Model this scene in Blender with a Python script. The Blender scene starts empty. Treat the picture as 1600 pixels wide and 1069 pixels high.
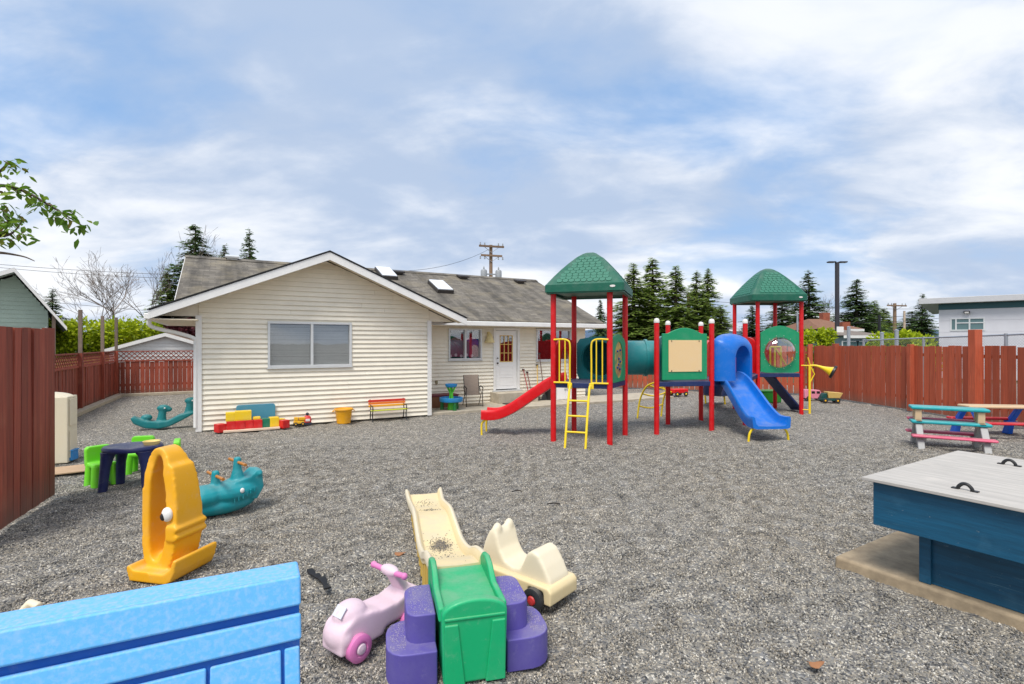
import bpy, bmesh, math, random
from mathutils import Vector, Matrix, noise
R = math.radians
PI = math.pi
# ---------------------------------------------------------------- camera, sky, sun, exposure
sc = bpy.context.scene
C = sc.collection
F, HZ, H = 803.0, 537.0, 2.0          # focal length and horizon of the 1600 px photograph, eye height in metres
cam = bpy.data.cameras.new('camera'); camo = bpy.data.objects.new('camera', cam); C.objects.link(camo)
camo.location = (0, 0, H); camo.rotation_euler = (R(90), 0, 0)
cam.sensor_width = 36; cam.lens = 36 * F / 1600; cam.shift_y = 2.5 / 1600
cam.clip_start = 0.05; cam.clip_end = 6000
sc.camera = camo
SUN = Vector((-0.20, -0.50, 0.90)).normalized()
el = math.asin(SUN.z); az = math.atan2(SUN.x, SUN.y)
W = bpy.data.worlds.new('World'); sc.world = W; W.use_nodes = True
def build_world():
    nt = W.node_tree; N = nt.nodes; L = nt.links
    bg = N['Background']; bg.inputs['Strength'].default_value = 0.108
    sky = N.new('ShaderNodeTexSky'); sky.sky_type = 'NISHITA'; sky.sun_disc = False
    sky.sun_elevation = el; sky.sun_rotation = az; sky.air_density = 1.0; sky.dust_density = 0.6
    tc = N.new('ShaderNodeTexCoord'); sp = N.new('ShaderNodeSeparateXYZ'); L.new(tc.outputs['Generated'], sp.inputs[0])
    def m(op, a, b=None, c=None):
        n = N.new('ShaderNodeMath'); n.operation = op
        for i, q in enumerate((a, b, c)):
            if q is None: continue
            if isinstance(q, (int, float)): n.inputs[i].default_value = q
            else: L.new(q, n.inputs[i])
        return n.outputs[0]
    z = m('ADD', m('MAXIMUM', sp.outputs[2], 0.0), 0.30)
    u = m('DIVIDE', sp.outputs[0], z); v = m('DIVIDE', sp.outputs[1], z)
    cb = N.new('ShaderNodeCombineXYZ'); L.new(u, cb.inputs[0]); L.new(v, cb.inputs[1])
    def nz(rot, scl, loc, scale, det, rough, dist):
        mp = N.new('ShaderNodeMapping'); L.new(cb.outputs[0], mp.inputs[0])
        mp.inputs['Rotation'].default_value = (0, 0, R(rot)); mp.inputs['Scale'].default_value = scl; mp.inputs['Location'].default_value = loc
        n = N.new('ShaderNodeTexNoise'); L.new(mp.outputs[0], n.inputs[0])
        n.inputs['Scale'].default_value = scale; n.inputs['Detail'].default_value = det
        n.inputs['Roughness'].default_value = rough; n.inputs['Distortion'].default_value = dist
        return n.outputs[0]
    def ramp(x, a, b):
        r = N.new('ShaderNodeMapRange'); r.interpolation_type = 'SMOOTHSTEP'; L.new(x, r.inputs[0])
        r.inputs[1].default_value = a; r.inputs[2].default_value = b
        return r.outputs[0]
    n1 = nz(25, (0.8, 1.1, 1), (2.3, 0.7, 0), 1.15, 6, 0.5, 0.15)
    n2 = nz(-15, (0.7, 1.0, 1), (7.1, 3.4, 0), 0.75, 4, 0.5, 0.1)
    n3 = nz(20, (0.8, 1.2, 1), (1.2, 9.4, 0), 2.6, 7, 0.55, 0.25)
    veil = ramp(m('ADD', m('MULTIPLY', n1, 0.72), m('MULTIPLY', n3, 0.28)), 0.34, 0.54)      # how much cloud covers the blue
    lit = ramp(m('ADD', m('MULTIPLY', n2, 0.6), m('MULTIPLY', n3, 0.4)), 0.40, 0.57)       # thin bright cloud against grey-blue cloud
    def mix(f, a, b):
        n = N.new('ShaderNodeMix'); n.data_type = 'RGBA'
        for sock, q in ((n.inputs[0], f), (n.inputs[6], a), (n.inputs[7], b)):
            if hasattr(q, 'links'): L.new(q, sock)
            elif isinstance(q, (int, float)): sock.default_value = q
            else: sock.default_value = (*q, 1)
        return n.outputs[2]
    cloud = mix(lit, (3.2, 3.9, 5.1), (6.5, 6.6, 6.8))
    blue = mix(0.65, sky.outputs[0], (1.5, 3.2, 6.0))
    hzn = m('MULTIPLY', ramp(m('SUBTRACT', 1.0, sp.outputs[2]), 0.55, 1.0), 0.55)          # cloud decks close up towards the horizon
    col = mix(m('MINIMUM', m('ADD', m('ADD', m('MULTIPLY', veil, 0.86), 0.04), hzn), 0.96), blue, cloud)
    L.new(col, bg.inputs['Color'])
build_world()
sl = bpy.data.lights.new('sun', 'SUN'); sl.energy = 2.4; sl.angle = R(24); sl.color = (1.0, 0.95, 0.88)
so = bpy.data.objects.new('sun', sl); C.objects.link(so); so.rotation_euler = (-SUN).to_track_quat('-Z', 'Y').to_euler()
sc.view_settings.view_transform = 'Standard'; sc.view_settings.look = 'None'
sc.view_settings.exposure = 0.56; sc.view_settings.gamma = 1.0; sc.view_settings.use_curve_mapping = False
sc.cycles.max_bounces = 6; sc.cycles.transparent_max_bounces = 12

# ---------------------------------------------------------------- photo pixel -> point on the ground / at a depth
def G(px, py, h=0.0):
    d = F * (H - h) / (py - HZ); return Vector(((px - 800) / F * d, d, h))
def P(px, py, d):
    return Vector(((px - 800) / F * d, d, H - (py - HZ) / F * d))
def lin(c):
    return tuple(((q / 255) / 12.92 if q / 255 <= 0.04045 else ((q / 255 + 0.055) / 1.055) ** 2.4) for q in c)

# ---------------------------------------------------------------- materials
MATS = {}
def nodes(name):
    m = bpy.data.materials.new(name); m.use_nodes = True
    nt = m.node_tree; return m, nt.nodes, nt.links, nt.nodes['Principled BSDF']
def mixc(N, L, f, a, b, bt='MIX'):
    n = N.new('ShaderNodeMix'); n.data_type = 'RGBA'; n.blend_type = bt
    for sock, q in ((n.inputs[0], f), (n.inputs[6], a), (n.inputs[7], b)):
        if hasattr(q, 'links'): L.new(q, sock)
        elif isinstance(q, (int, float)): sock.default_value = q
        else: sock.default_value = (*q[:3], 1)
    return n.outputs[2]
def coords(N, L, scl=(1, 1, 1), kind='Object'):
    tc = N.new('ShaderNodeTexCoord'); mp = N.new('ShaderNodeMapping'); L.new(tc.outputs[kind], mp.inputs[0])
    mp.inputs['Scale'].default_value = scl
    return mp.outputs[0]
def noise_n(N, L, vec, scale, det=4, rough=0.55, dist=0):
    n = N.new('ShaderNodeTexNoise'); L.new(vec, n.inputs[0]); n.inputs['Scale'].default_value = scale
    n.inputs['Detail'].default_value = det; n.inputs['Roughness'].default_value = rough; n.inputs['Distortion'].default_value = dist
    return n.outputs[0]
def mapr(N, L, x, a, b, c=0.0, d=1.0):
    r = N.new('ShaderNodeMapRange'); L.new(x, r.inputs[0])
    for i, q in enumerate((a, b, c, d)): r.inputs[i + 1].default_value = q
    return r.outputs[0]
def bump(N, L, bs, h, strength, dist):
    b = N.new('ShaderNodeBump'); b.inputs['Strength'].default_value = strength; b.inputs['Distance'].default_value = dist
    L.new(h, b.inputs['Height']); L.new(b.outputs[0], bs.inputs['Normal'])
def plastic(name, col, rough=0.38, fade=0.25, dirt=0.3, fs=5):
    """moulded plastic: sun-bleached blotches, dust specks, faint orange-peel"""
    if name in MATS: return MATS[name]
    m, N, L, bs = nodes(name); c = lin(col); v = coords(N, L)
    g = sum(c) / 3
    pale = tuple(q * 0.6 + 0.4 * (g * 0.5 + 0.4) for q in c)
    dk = tuple(q * 0.62 + 0.010 for q in c)
    n1 = noise_n(N, L, v, fs, 5, 0.6); n2 = noise_n(N, L, v, 38, 6, 0.7)
    k = mixc(N, L, mapr(N, L, n1, 0.45, 0.75, 0, fade * 0.8), c, pale)
    k = mixc(N, L, mapr(N, L, n2, 0.56, 0.74, 0, dirt), k, dk)
    n3 = noise_n(N, L, v, 13, 8, 0.75, 0.4)
    k = mixc(N, L, mapr(N, L, n3, 0.58, 0.68, 0, 0.28), k, pale)                       # scuffs
    ge = N.new('ShaderNodeNewGeometry'); sz = N.new('ShaderNodeSeparateXYZ'); L.new(ge.outputs['Normal'], sz.inputs[0])
    du = N.new('ShaderNodeMath'); du.operation = 'MULTIPLY'; L.new(mapr(N, L, sz.outputs[2], 0.6, 0.98, 0, 1), du.inputs[0]); L.new(mapr(N, L, n1, 0.35, 0.65, 0.05, 0.3), du.inputs[1])
    k = mixc(N, L, du.outputs[0], k, (0.38, 0.34, 0.28))                                # grey dust settled on level faces
    L.new(k, bs.inputs['Base Color'])
    L.new(mapr(N, L, n2, 0.3, 0.7, rough - 0.06, rough + 0.2), bs.inputs['Roughness'])
    bump(N, L, bs, noise_n(N, L, v, 140, 2), 0.12, 0.002)
    bs.inputs['Specular IOR Level'].default_value = 0.4
    MATS[name] = m; return m
def plain(name, col, rough=0.6, var=0.2, scale=6, metal=0.0, bmp=0.15, scl=(1, 1, 1), perobj=0.0):
    if name in MATS: return MATS[name]
    m, N, L, bs = nodes(name); c = lin(col); v = coords(N, L, scl)
    n = noise_n(N, L, v, scale, 6, 0.65)
    k = mixc(N, L, mapr(N, L, n, 0.3, 0.7), tuple(q * (1 - var) for q in c), tuple(min(1, q * (1 + var)) for q in c))
    if perobj:
        oi = N.new('ShaderNodeObjectInfo'); hv = N.new('ShaderNodeHueSaturation'); L.new(k, hv.inputs['Color'])
        L.new(mapr(N, L, oi.outputs['Random'], 0, 1, 1 - perobj, 1 + perobj), hv.inputs['Value']); k = hv.outputs[0]
    L.new(k, bs.inputs['Base Color']); bs.inputs['Roughness'].default_value = rough; bs.inputs['Metallic'].default_value = metal
    if bmp: bump(N, L, bs, noise_n(N, L, v, scale * 6, 4), bmp, 0.004)
    MATS[name] = m; return m
def wood(name, col, var=0.35, axis=2, rough=0.75, perobj=0.18, pale=None, splash=False, scuff=None):
    """stained or painted boards: long grain, knots, per-board tone"""
    if name in MATS: return MATS[name]
    m, N, L, bs = nodes(name); c = lin(col)
    s = [14, 14, 14]; s[axis] = 0.9
    oi = N.new('ShaderNodeObjectInfo')
    tc = N.new('ShaderNodeTexCoord'); ad = N.new('ShaderNodeVectorMath'); ad.operation = 'ADD'
    cb = N.new('ShaderNodeCombineXYZ'); rr = N.new('ShaderNodeMath'); rr.operation = 'MULTIPLY'; L.new(oi.outputs['Random'], rr.inputs[0]); rr.inputs[1].default_value = 37
    for i in range(3): L.new(rr.outputs[0], cb.inputs[i])
    L.new(tc.outputs['Object'], ad.inputs[0]); L.new(cb.outputs[0], ad.inputs[1])
    mp = N.new('ShaderNodeMapping'); L.new(ad.outputs[0], mp.inputs[0]); mp.inputs['Scale'].default_value = s
    g = noise_n(N, L, mp.outputs[0], 2.2, 8, 0.7, 0.6)
    w = noise_n(N, L, ad.outputs[0], 3.0, 5, 0.6)
    k = mixc(N, L, mapr(N, L, g, 0.3, 0.72), tuple(q * (1 - var) for q in c), tuple(min(1, q * (1 + var)) for q in c))
    k = mixc(N, L, mapr(N, L, w, 0.55, 0.8, 0, 0.5), k, pale and lin(pale) or tuple(min(1, q * 1.5 + 0.015) for q in c))
    hv = N.new('ShaderNodeHueSaturation'); L.new(k, hv.inputs['Color'])
    L.new(mapr(N, L, oi.outputs['Random'], 0, 1, 1 - perobj, 1 + perobj), hv.inputs['Value'])
    k = hv.outputs[0]
    if splash:      # mud splashed up from the gravel, ragged upper edge
        sz = N.new('ShaderNodeSeparateXYZ'); L.new(tc.outputs['Object'], sz.inputs[0])
        ds = N.new('ShaderNodeMath'); ds.operation = 'MULTIPLY_ADD'; L.new(noise_n(N, L, ad.outputs[0], 9, 5, 0.7), ds.inputs[0]); ds.inputs[1].default_value = -0.22; L.new(sz.outputs[2], ds.inputs[2])
        k = mixc(N, L, mapr(N, L, ds.outputs[0], -0.1, 0.06, 0.55, 0.0), k, lin((112, 92, 78)))
    if scuff:
        sn = noise_n(N, L, mp.outputs[0], 1.1, 9, 0.75, 1.2); k = mixc(N, L, mapr(N, L, sn, 0.60, 0.66, 0, 0.7), k, lin(scuff))
        k = mixc(N, L, mapr(N, L, noise_n(N, L, ad.outputs[0], 26, 6, 0.75), 0.66, 0.70, 0, 0.6), k, lin((150, 156, 150)))
    L.new(k, bs.inputs['Base Color']); bs.inputs['Roughness'].default_value = rough
    bump(N, L, bs, g, 0.35, 0.004)
    MATS[name] = m; return m
def glass(name, tint=(255, 255, 255), refl=0.12, rough=0.02):
    if name in MATS: return MATS[name]
    m, N, L, bs = nodes(name); N.remove(bs)
    t = N.new('ShaderNodeBsdfTransparent'); t.inputs[0].default_value = (*lin(tint), 1)
    g = N.new('ShaderNodeBsdfGlossy'); g.inputs['Roughness'].default_value = rough; g.inputs[0].default_value = (1, 1, 1, 1)
    lw = N.new('ShaderNodeLayerWeight'); lw.inputs[0].default_value = 0.3
    n = noise_n(N, L, coords(N, L), 1.3, 2)
    bp = N.new('ShaderNodeBump'); bp.inputs['Strength'].default_value = 0.02; bp.inputs['Distance'].default_value = 0.05; L.new(n, bp.inputs['Height']); L.new(bp.outputs[0], g.inputs['Normal'])
    mx = N.new('ShaderNodeMixShader'); L.new(mapr(N, L, lw.outputs['Facing'], 0, 1, refl, 0.9), mx.inputs[0])
    L.new(t.outputs[0], mx.inputs[1]); L.new(g.outputs[0], mx.inputs[2]); L.new(mx.outputs[0], N['Material Output'].inputs[0])
    MATS[name] = m; return m
def foliage(name, cols, rough=0.6, trans=0.3):
    if name in MATS: return MATS[name]
    m, N, L, bs = nodes(name)
    ge = N.new('ShaderNodeNewGeometry'); rp = N.new('ShaderNodeValToRGB')
    L.new(ge.outputs['Random Per Island'], rp.inputs[0])
    e = rp.color_ramp.elements
    while len(e) < len(cols): e.new(0.5)
    for i, c in enumerate(cols): e[i].position = i / (len(cols) - 1); e[i].color = (*lin(c), 1)
    L.new(rp.outputs[0], bs.inputs['Base Color']); bs.inputs['Roughness'].default_value = rough; bs.inputs['Specular IOR Level'].default_value = 0.25
    tr = N.new('ShaderNodeBsdfTranslucent'); L.new(rp.outputs[0], tr.inputs[0])
    mx = N.new('ShaderNodeMixShader'); mx.inputs[0].default_value = trans
    L.new(bs.outputs[0], mx.inputs[1]); L.new(tr.outputs[0], mx.inputs[2]); L.new(mx.outputs[0], N['Material Output'].inputs[0])
    MATS[name] = m; return m
STONE = [(0.0, (58, 58, 60)), (0.15, (98, 99, 100)), (0.38, (142, 139, 132)), (0.58, (158, 149, 134)), (0.74, (122, 123, 126)), (0.88, (186, 178, 162)), (1.0, (226, 221, 210))]
def stone_ramp(N):
    rp = N.new('ShaderNodeValToRGB'); e = rp.color_ramp.elements
    while len(e) < len(STONE): e.new(0.5)
    for i, (p, c) in enumerate(STONE): e[i].position = p; e[i].color = (*lin(c), 1)
    return rp
def gravel_mat():
    m, N, L, bs = nodes('gravel'); v = coords(N, L, kind='Object')
    vo = N.new('ShaderNodeTexVoronoi'); L.new(v, vo.inputs['Vector']); vo.inputs['Scale'].default_value = 62; vo.inputs['Randomness'].default_value = 1
    sep = N.new('ShaderNodeSeparateColor'); L.new(vo.outputs['Color'], sep.inputs[0])
    rp = stone_ramp(N); L.new(sep.outputs[0], rp.inputs[0])
    big = noise_n(N, L, v, 0.5, 4); mid = noise_n(N, L, v, 7, 5, 0.65)
    k = mixc(N, L, mapr(N, L, mid, 0.35, 0.7), mixc(N, L, 1.0, rp.outputs[0], (0.66, 0.65, 0.63), 'MULTIPLY'), rp.outputs[0])
    k = mixc(N, L, mapr(N, L, big, 0.4, 0.68, 0, 0.5), k, mixc(N, L, 1.0, k, (1.05, 1.02, 0.96), 'MULTIPLY'))
    # rough grass and soil outside the yard
    sp = N.new('ShaderNodeSeparateXYZ'); L.new(v, sp.inputs[0])
    gr = mixc(N, L, big, (0.035, 0.06, 0.015), (0.10, 0.10, 0.04))
    k = mixc(N, L, mapr(N, L, sp.outputs[1], 25.5, 27), k, gr)
    L.new(k, bs.inputs['Base Color']); bs.inputs['Roughness'].default_value = 0.85
    hs = N.new('ShaderNodeMath'); hs.operation = 'SUBTRACT'; hs.inputs[0].default_value = 1; L.new(vo.outputs['Distance'], hs.inputs[1])
    hm = N.new('ShaderNodeMath'); hm.operation = 'MULTIPLY_ADD'; L.new(mid, hm.inputs[0]); hm.inputs[1].default_value = 2.5; L.new(hs.outputs[0], hm.inputs[2])
    bump(N, L, bs, hm.outputs[0], 0.9, 0.012)
    return m
def stone_mat():
    m, N, L, bs = nodes('gravel_stone'); oi = N.new('ShaderNodeObjectInfo'); rp = stone_ramp(N)
    L.new(oi.outputs['Random'], rp.inputs[0]); big = noise_n(N, L, oi.outputs['Location'], 4.5, 4, 0.6); wm = noise_n(N, L, oi.outputs['Location'], 0.45, 3)
    k = mixc(N, L, mapr(N, L, big, 0.35, 0.65), mixc(N, L, 1.0, rp.outputs[0], (0.62, 0.62, 0.62), 'MULTIPLY'), rp.outputs[0])
    k = mixc(N, L, mapr(N, L, wm, 0.35, 0.65), k, mixc(N, L, 1.0, k, (1.05, 1.01, 0.95), 'MULTIPLY'))
    L.new(k, bs.inputs['Base Color']); bs.inputs['Roughness'].default_value = 0.75
    return m
def shingle_mat(name, dark, light, slope, axis=0, rows=0.145):
    m, N, L, bs = nodes(name); tc = N.new('ShaderNodeTexCoord'); sp = N.new('ShaderNodeSeparateXYZ'); L.new(tc.outputs['Object'], sp.inputs[0])
    cb = N.new('ShaderNodeCombineXYZ'); L.new(sp.outputs[axis], cb.inputs[0])
    mz = N.new('ShaderNodeMath'); mz.operation = 'MULTIPLY'; L.new(sp.outputs[2], mz.inputs[0]); mz.inputs[1].default_value = 1 / math.sin(math.atan(slope)); L.new(mz.outputs[0], cb.inputs[1])
    br = N.new('ShaderNodeTexBrick'); L.new(cb.outputs[0], br.inputs['Vector']); br.inputs['Scale'].default_value = 1
    br.inputs['Brick Width'].default_value = 0.3; br.inputs['Row Height'].default_value = rows; br.inputs['Mortar Size'].default_value = 0.012
    br.inputs['Color1'].default_value = (0, 0, 0, 1); br.inputs['Color2'].default_value = (1, 1, 1, 1); br.inputs['Mortar'].default_value = (0, 0, 0, 1); br.inputs['Bias'].default_value = 0
    n = noise_n(N, L, cb.outputs[0], 1.1, 5, 0.6); f = noise_n(N, L, tc.outputs['Object'], 55, 3)
    d, l = lin(dark), lin(light)
    k = mixc(N, L, br.outputs['Color'], d, l)
    k = mixc(N, L, 0.35, k, mixc(N, L, f, tuple(q * 0.5 for q in d), tuple(q * 1.25 for q in l)))
    mp2 = N.new('ShaderNodeMapping'); L.new(cb.outputs[0], mp2.inputs[0]); mp2.inputs['Scale'].default_value = (2.2, 0.35, 1)
    st = noise_n(N, L, mp2.outputs[0], 1.0, 5, 0.6)
    k = mixc(N, L, mapr(N, L, st, 0.44, 0.66, 0, 0.8), k, tuple(q * 0.55 for q in d))     # streaks of algae down the slope
    k = mixc(N, L, mapr(N, L, n, 0.5, 0.75, 0, 0.5), k, lin((150, 138, 112)))
    L.new(k, bs.inputs['Base Color']); bs.inputs['Roughness'].default_value = 0.9
    bump(N, L, bs, br.outputs['Fac'], -0.5, 0.01)
    MATS[name] = m; return m

# ---------------------------------------------------------------- geometry helpers
class MB:
    def __init__(s): s.v = []; s.f = []
    def add(s, vs, fs, M=None):
        k = len(s.v); s.v += [tuple(M @ Vector(p)) if M else tuple(p) for p in vs]; s.f += [tuple(i + k for i in q) for q in fs]; return s
    def box(s, c, d, rz=0.0, M=None):
        x, y, z = d[0] / 2, d[1] / 2, d[2] / 2
        vs = [(-x, -y, -z), (x, -y, -z), (x, y, -z), (-x, y, -z), (-x, -y, z), (x, -y, z), (x, y, z), (-x, y, z)]
        fs = [(3, 2, 1, 0), (4, 5, 6, 7), (0, 1, 5, 4), (1, 2, 6, 5), (2, 3, 7, 6), (3, 0, 4, 7)]
        return s.add(vs, fs, (M or Matrix()) @ Matrix.Translation(c) @ Matrix.Rotation(rz, 4, 'Z'))
    def span(s, x0, x1, y0, y1, z0, z1): return s.box(((x0 + x1) / 2, (y0 + y1) / 2, (z0 + z1) / 2), (abs(x1 - x0), abs(y1 - y0), abs(z1 - z0)))
    def hexa(s, p): return s.add(p, [(3, 2, 1, 0), (4, 5, 6, 7), (0, 1, 5, 4), (1, 2, 6, 5), (2, 3, 7, 6), (3, 0, 4, 7)])
    def bar(s, a, b, w, t, up=(0, 0, 1)):
        a, b = Vector(a), Vector(b); d = (b - a).normalized(); u = Vector(up); x = d.cross(u)
        if x.length < 1e-4: x = d.cross(Vector((0, 1, 0)))
        x.normalize(); u = x.cross(d); x = x * w / 2; u = u * t / 2
        return s.hexa([a - x - u, a + x - u, b + x - u, b - x - u, a - x + u, a + x + u, b + x + u, b - x + u])
    def tube(s, pts, r, n=10, radii=None, caps=True):
        pts = [Vector(p) for p in pts]; k = len(s.v); m = len(pts); prev = None
        for i, p in enumerate(pts):
            d = (pts[min(i + 1, m - 1)] - pts[max(i - 1, 0)]).normalized()
            if prev is None:
                x = d.cross(Vector((0, 0, 1)))
                if x.length < 1e-3: x = d.cross(Vector((1, 0, 0)))
            else: x = prev - d * prev.dot(d)
            x.normalize(); prev = x; y = d.cross(x); rr = radii[i] if radii else r
            for j in range(n):
                a = 2 * PI * j / n; s.v.append(tuple(p + (x * math.cos(a) + y * math.sin(a)) * rr))
        for i in range(m - 1):
            for j in range(n):
                a = k + i * n + j; b = k + i * n + (j + 1) % n; s.f.append((a, b, b + n, a + n))
        if caps:
            s.f.append(tuple(k + j for j in reversed(range(n)))); s.f.append(tuple(k + (m - 1) * n + j for j in range(n)))
        return s
    def loft(s, rings, caps=True, close=False):
        k = len(s.v); n = len(rings[0]); m = len(rings)
        for r in rings: s.v += [tuple(p) for p in r]
        for i in range(m if close else m - 1):
            for j in range(n):
                a = k + i * n + j; b = k + i * n + (j + 1) % n; c = k + ((i + 1) % m) * n + (j + 1) % n; d = k + ((i + 1) % m) * n + j
                s.f.append((a, b, c, d))
        if caps and not close:
            s.f.append(tuple(k + j for j in reversed(range(n)))); s.f.append(tuple(k + (m - 1) * n + j for j in range(n)))
        return s
    def lathe(s, prof, c=(0, 0, 0), n=20, M=None):
        rings = [[(r * math.cos(2 * PI * j / n), r * math.sin(2 * PI * j / n), z) for j in range(n)] for r, z in prof]
        t = MB().loft(rings); return s.add(t.v, t.f, Matrix.Translation(c) @ (M or Matrix()))
    def prism(s, poly, a, b, plane='xz'):
        f = {'xz': lambda p, q: (p[0], q, p[1]), 'yz': lambda p, q: (q, p[0], p[1]), 'xy': lambda p, q: (p[0], p[1], q)}[plane]
        return s.loft([[f(p, a) for p in poly], [f(p, b) for p in poly]])
    def ell(s, c, r, n=14, M=None):
        prof = [(max(1e-4, math.sin(PI * i / (n // 2 + 2))), -math.cos(PI * i / (n // 2 + 2))) for i in range(n // 2 + 3)]
        return s.lathe(prof, c, n, (M or Matrix()) @ Matrix.Diagonal((*r, 1)))
    def mesh(s, name, mat=None, smooth=None):
        me = bpy.data.meshes.new(name); me.from_pydata(s.v, [], s.f)
        bm = bmesh.new(); bm.from_mesh(me); bmesh.ops.recalc_face_normals(bm, faces=bm.faces); bm.to_mesh(me); bm.free()
        if mat: me.materials.append(mat)
        if smooth is not None:
            me.polygons.foreach_set('use_smooth', [True] * len(me.polygons))
            if smooth < 179: me.set_sharp_from_angle(angle=R(smooth))
        return me
    def build(s, name, mat, parent=None, smooth=None, bevel=0, seg=2, molded=0, iters=6, kind=None, loc=None, rot=None):
        o = bpy.data.objects.new(name, s.mesh(name, mat, smooth)); C.objects.link(o)
        if parent: o.parent = parent
        if loc is not None: o.location = loc
        if rot is not None: o.rotation_euler = rot
        if molded:
            md = o.modifiers.new('remesh', 'REMESH'); md.mode = 'VOXEL'; md.voxel_size = molded; md.use_smooth_shade = True
            sm = o.modifiers.new('smooth', 'SMOOTH'); sm.factor = 0.5; sm.iterations = iters
        elif bevel:
            md = o.modifiers.new('bevel', 'BEVEL'); md.width = bevel; md.segments = seg; md.limit_method = 'ANGLE'; md.angle_limit = R(35); md.harden_normals = True
            o.data.polygons.foreach_set('use_smooth', [True] * len(o.data.polygons))
        if kind: o['kind'] = kind
        return o
def tag(o, label, cat, group=None):
    o['label'] = label; o['category'] = cat
    if group: o['group'] = group
    return o
def thing(name, label, cat, loc=(0, 0, 0), rz=0.0, group=None):
    o = bpy.data.objects.new(name, None); C.objects.link(o); o.location = loc; o.rotation_euler = (0, 0, rz); o.empty_display_size = 0.2
    return tag(o, label, cat, group)
def put(name, me, parent, loc=(0, 0, 0), rot=(0, 0, 0), scl=(1, 1, 1)):
    o = bpy.data.objects.new(name, me); C.objects.link(o); o.parent = parent
    o.location = loc; o.rotation_euler = rot; o.scale = scl
    return o
def struct(o): o['kind'] = 'structure'; return o
def frame_of(p, rz):
    """world point -> coordinates in a thing turned by rz at p"""
    c, s = math.cos(rz), math.sin(rz)
    def f(w): d = Vector(w) - Vector(p); return Vector((d.x * c + d.y * s, -d.x * s + d.y * c, d.z))
    return f
def smoothpath(pts, n=6):
    pts = [Vector(p) for p in pts]; out = []
    for i in range(len(pts) - 1):
        p0, p1, p2, p3 = pts[max(i - 1, 0)], pts[i], pts[i + 1], pts[min(i + 2, len(pts) - 1)]
        for k in range(n):
            t = k / n
            out.append(0.5 * ((2 * p1) + (p2 - p0) * t + (2 * p0 - 5 * p1 + 4 * p2 - p3) * t * t + (3 * p1 - p0 - 3 * p2 + p3) * t ** 3))
    return out + [pts[-1]]

# ---------------------------------------------------------------- ground
def gz(x, y):
    d = math.hypot(x, y)
    if y > 24 or x < -16.5 or x > 15: return -0.03
    a = noise.noise(Vector((x * 2.6, y * 2.6, 0))) * 0.034 + noise.noise(Vector((x * 6.5, y * 6.5, 4))) * 0.032 + noise.noise(Vector((x * 0.5, y * 0.5, 9))) * 0.02
    return a - 0.026
def build_ground():
    far = [3000, 1200, 500, 200, 100, 60, 35, 24]
    n = int(32 / 0.085); xs = [-q for q in far] + [-17 + 32.0 * i / n for i in range(n + 1)] + [q for q in reversed(far)]
    m = int(23.5 / 0.085); ys = [-3000, -500, -100, -20, -5, 0] + [1 + 23.5 * i / m for i in range(m + 1)] + [28, 35, 60, 100, 200, 500, 1200, 3000]
    v = [(x, y, gz(x, y)) for y in ys for x in xs]; w = len(xs)
    f = [(j * w + i, j * w + i + 1, (j + 1) * w + i + 1, (j + 1) * w + i) for j in range(len(ys) - 1) for i in range(w - 1)]
    me = bpy.data.meshes.new('gravel_ground'); me.from_pydata(v, [], f); me.materials.append(gravel_mat())
    me.polygons.foreach_set('use_smooth', [True] * len(f))
    o = bpy.data.objects.new('gravel_ground', me); C.objects.link(o); struct(o)
build_ground()
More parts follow.
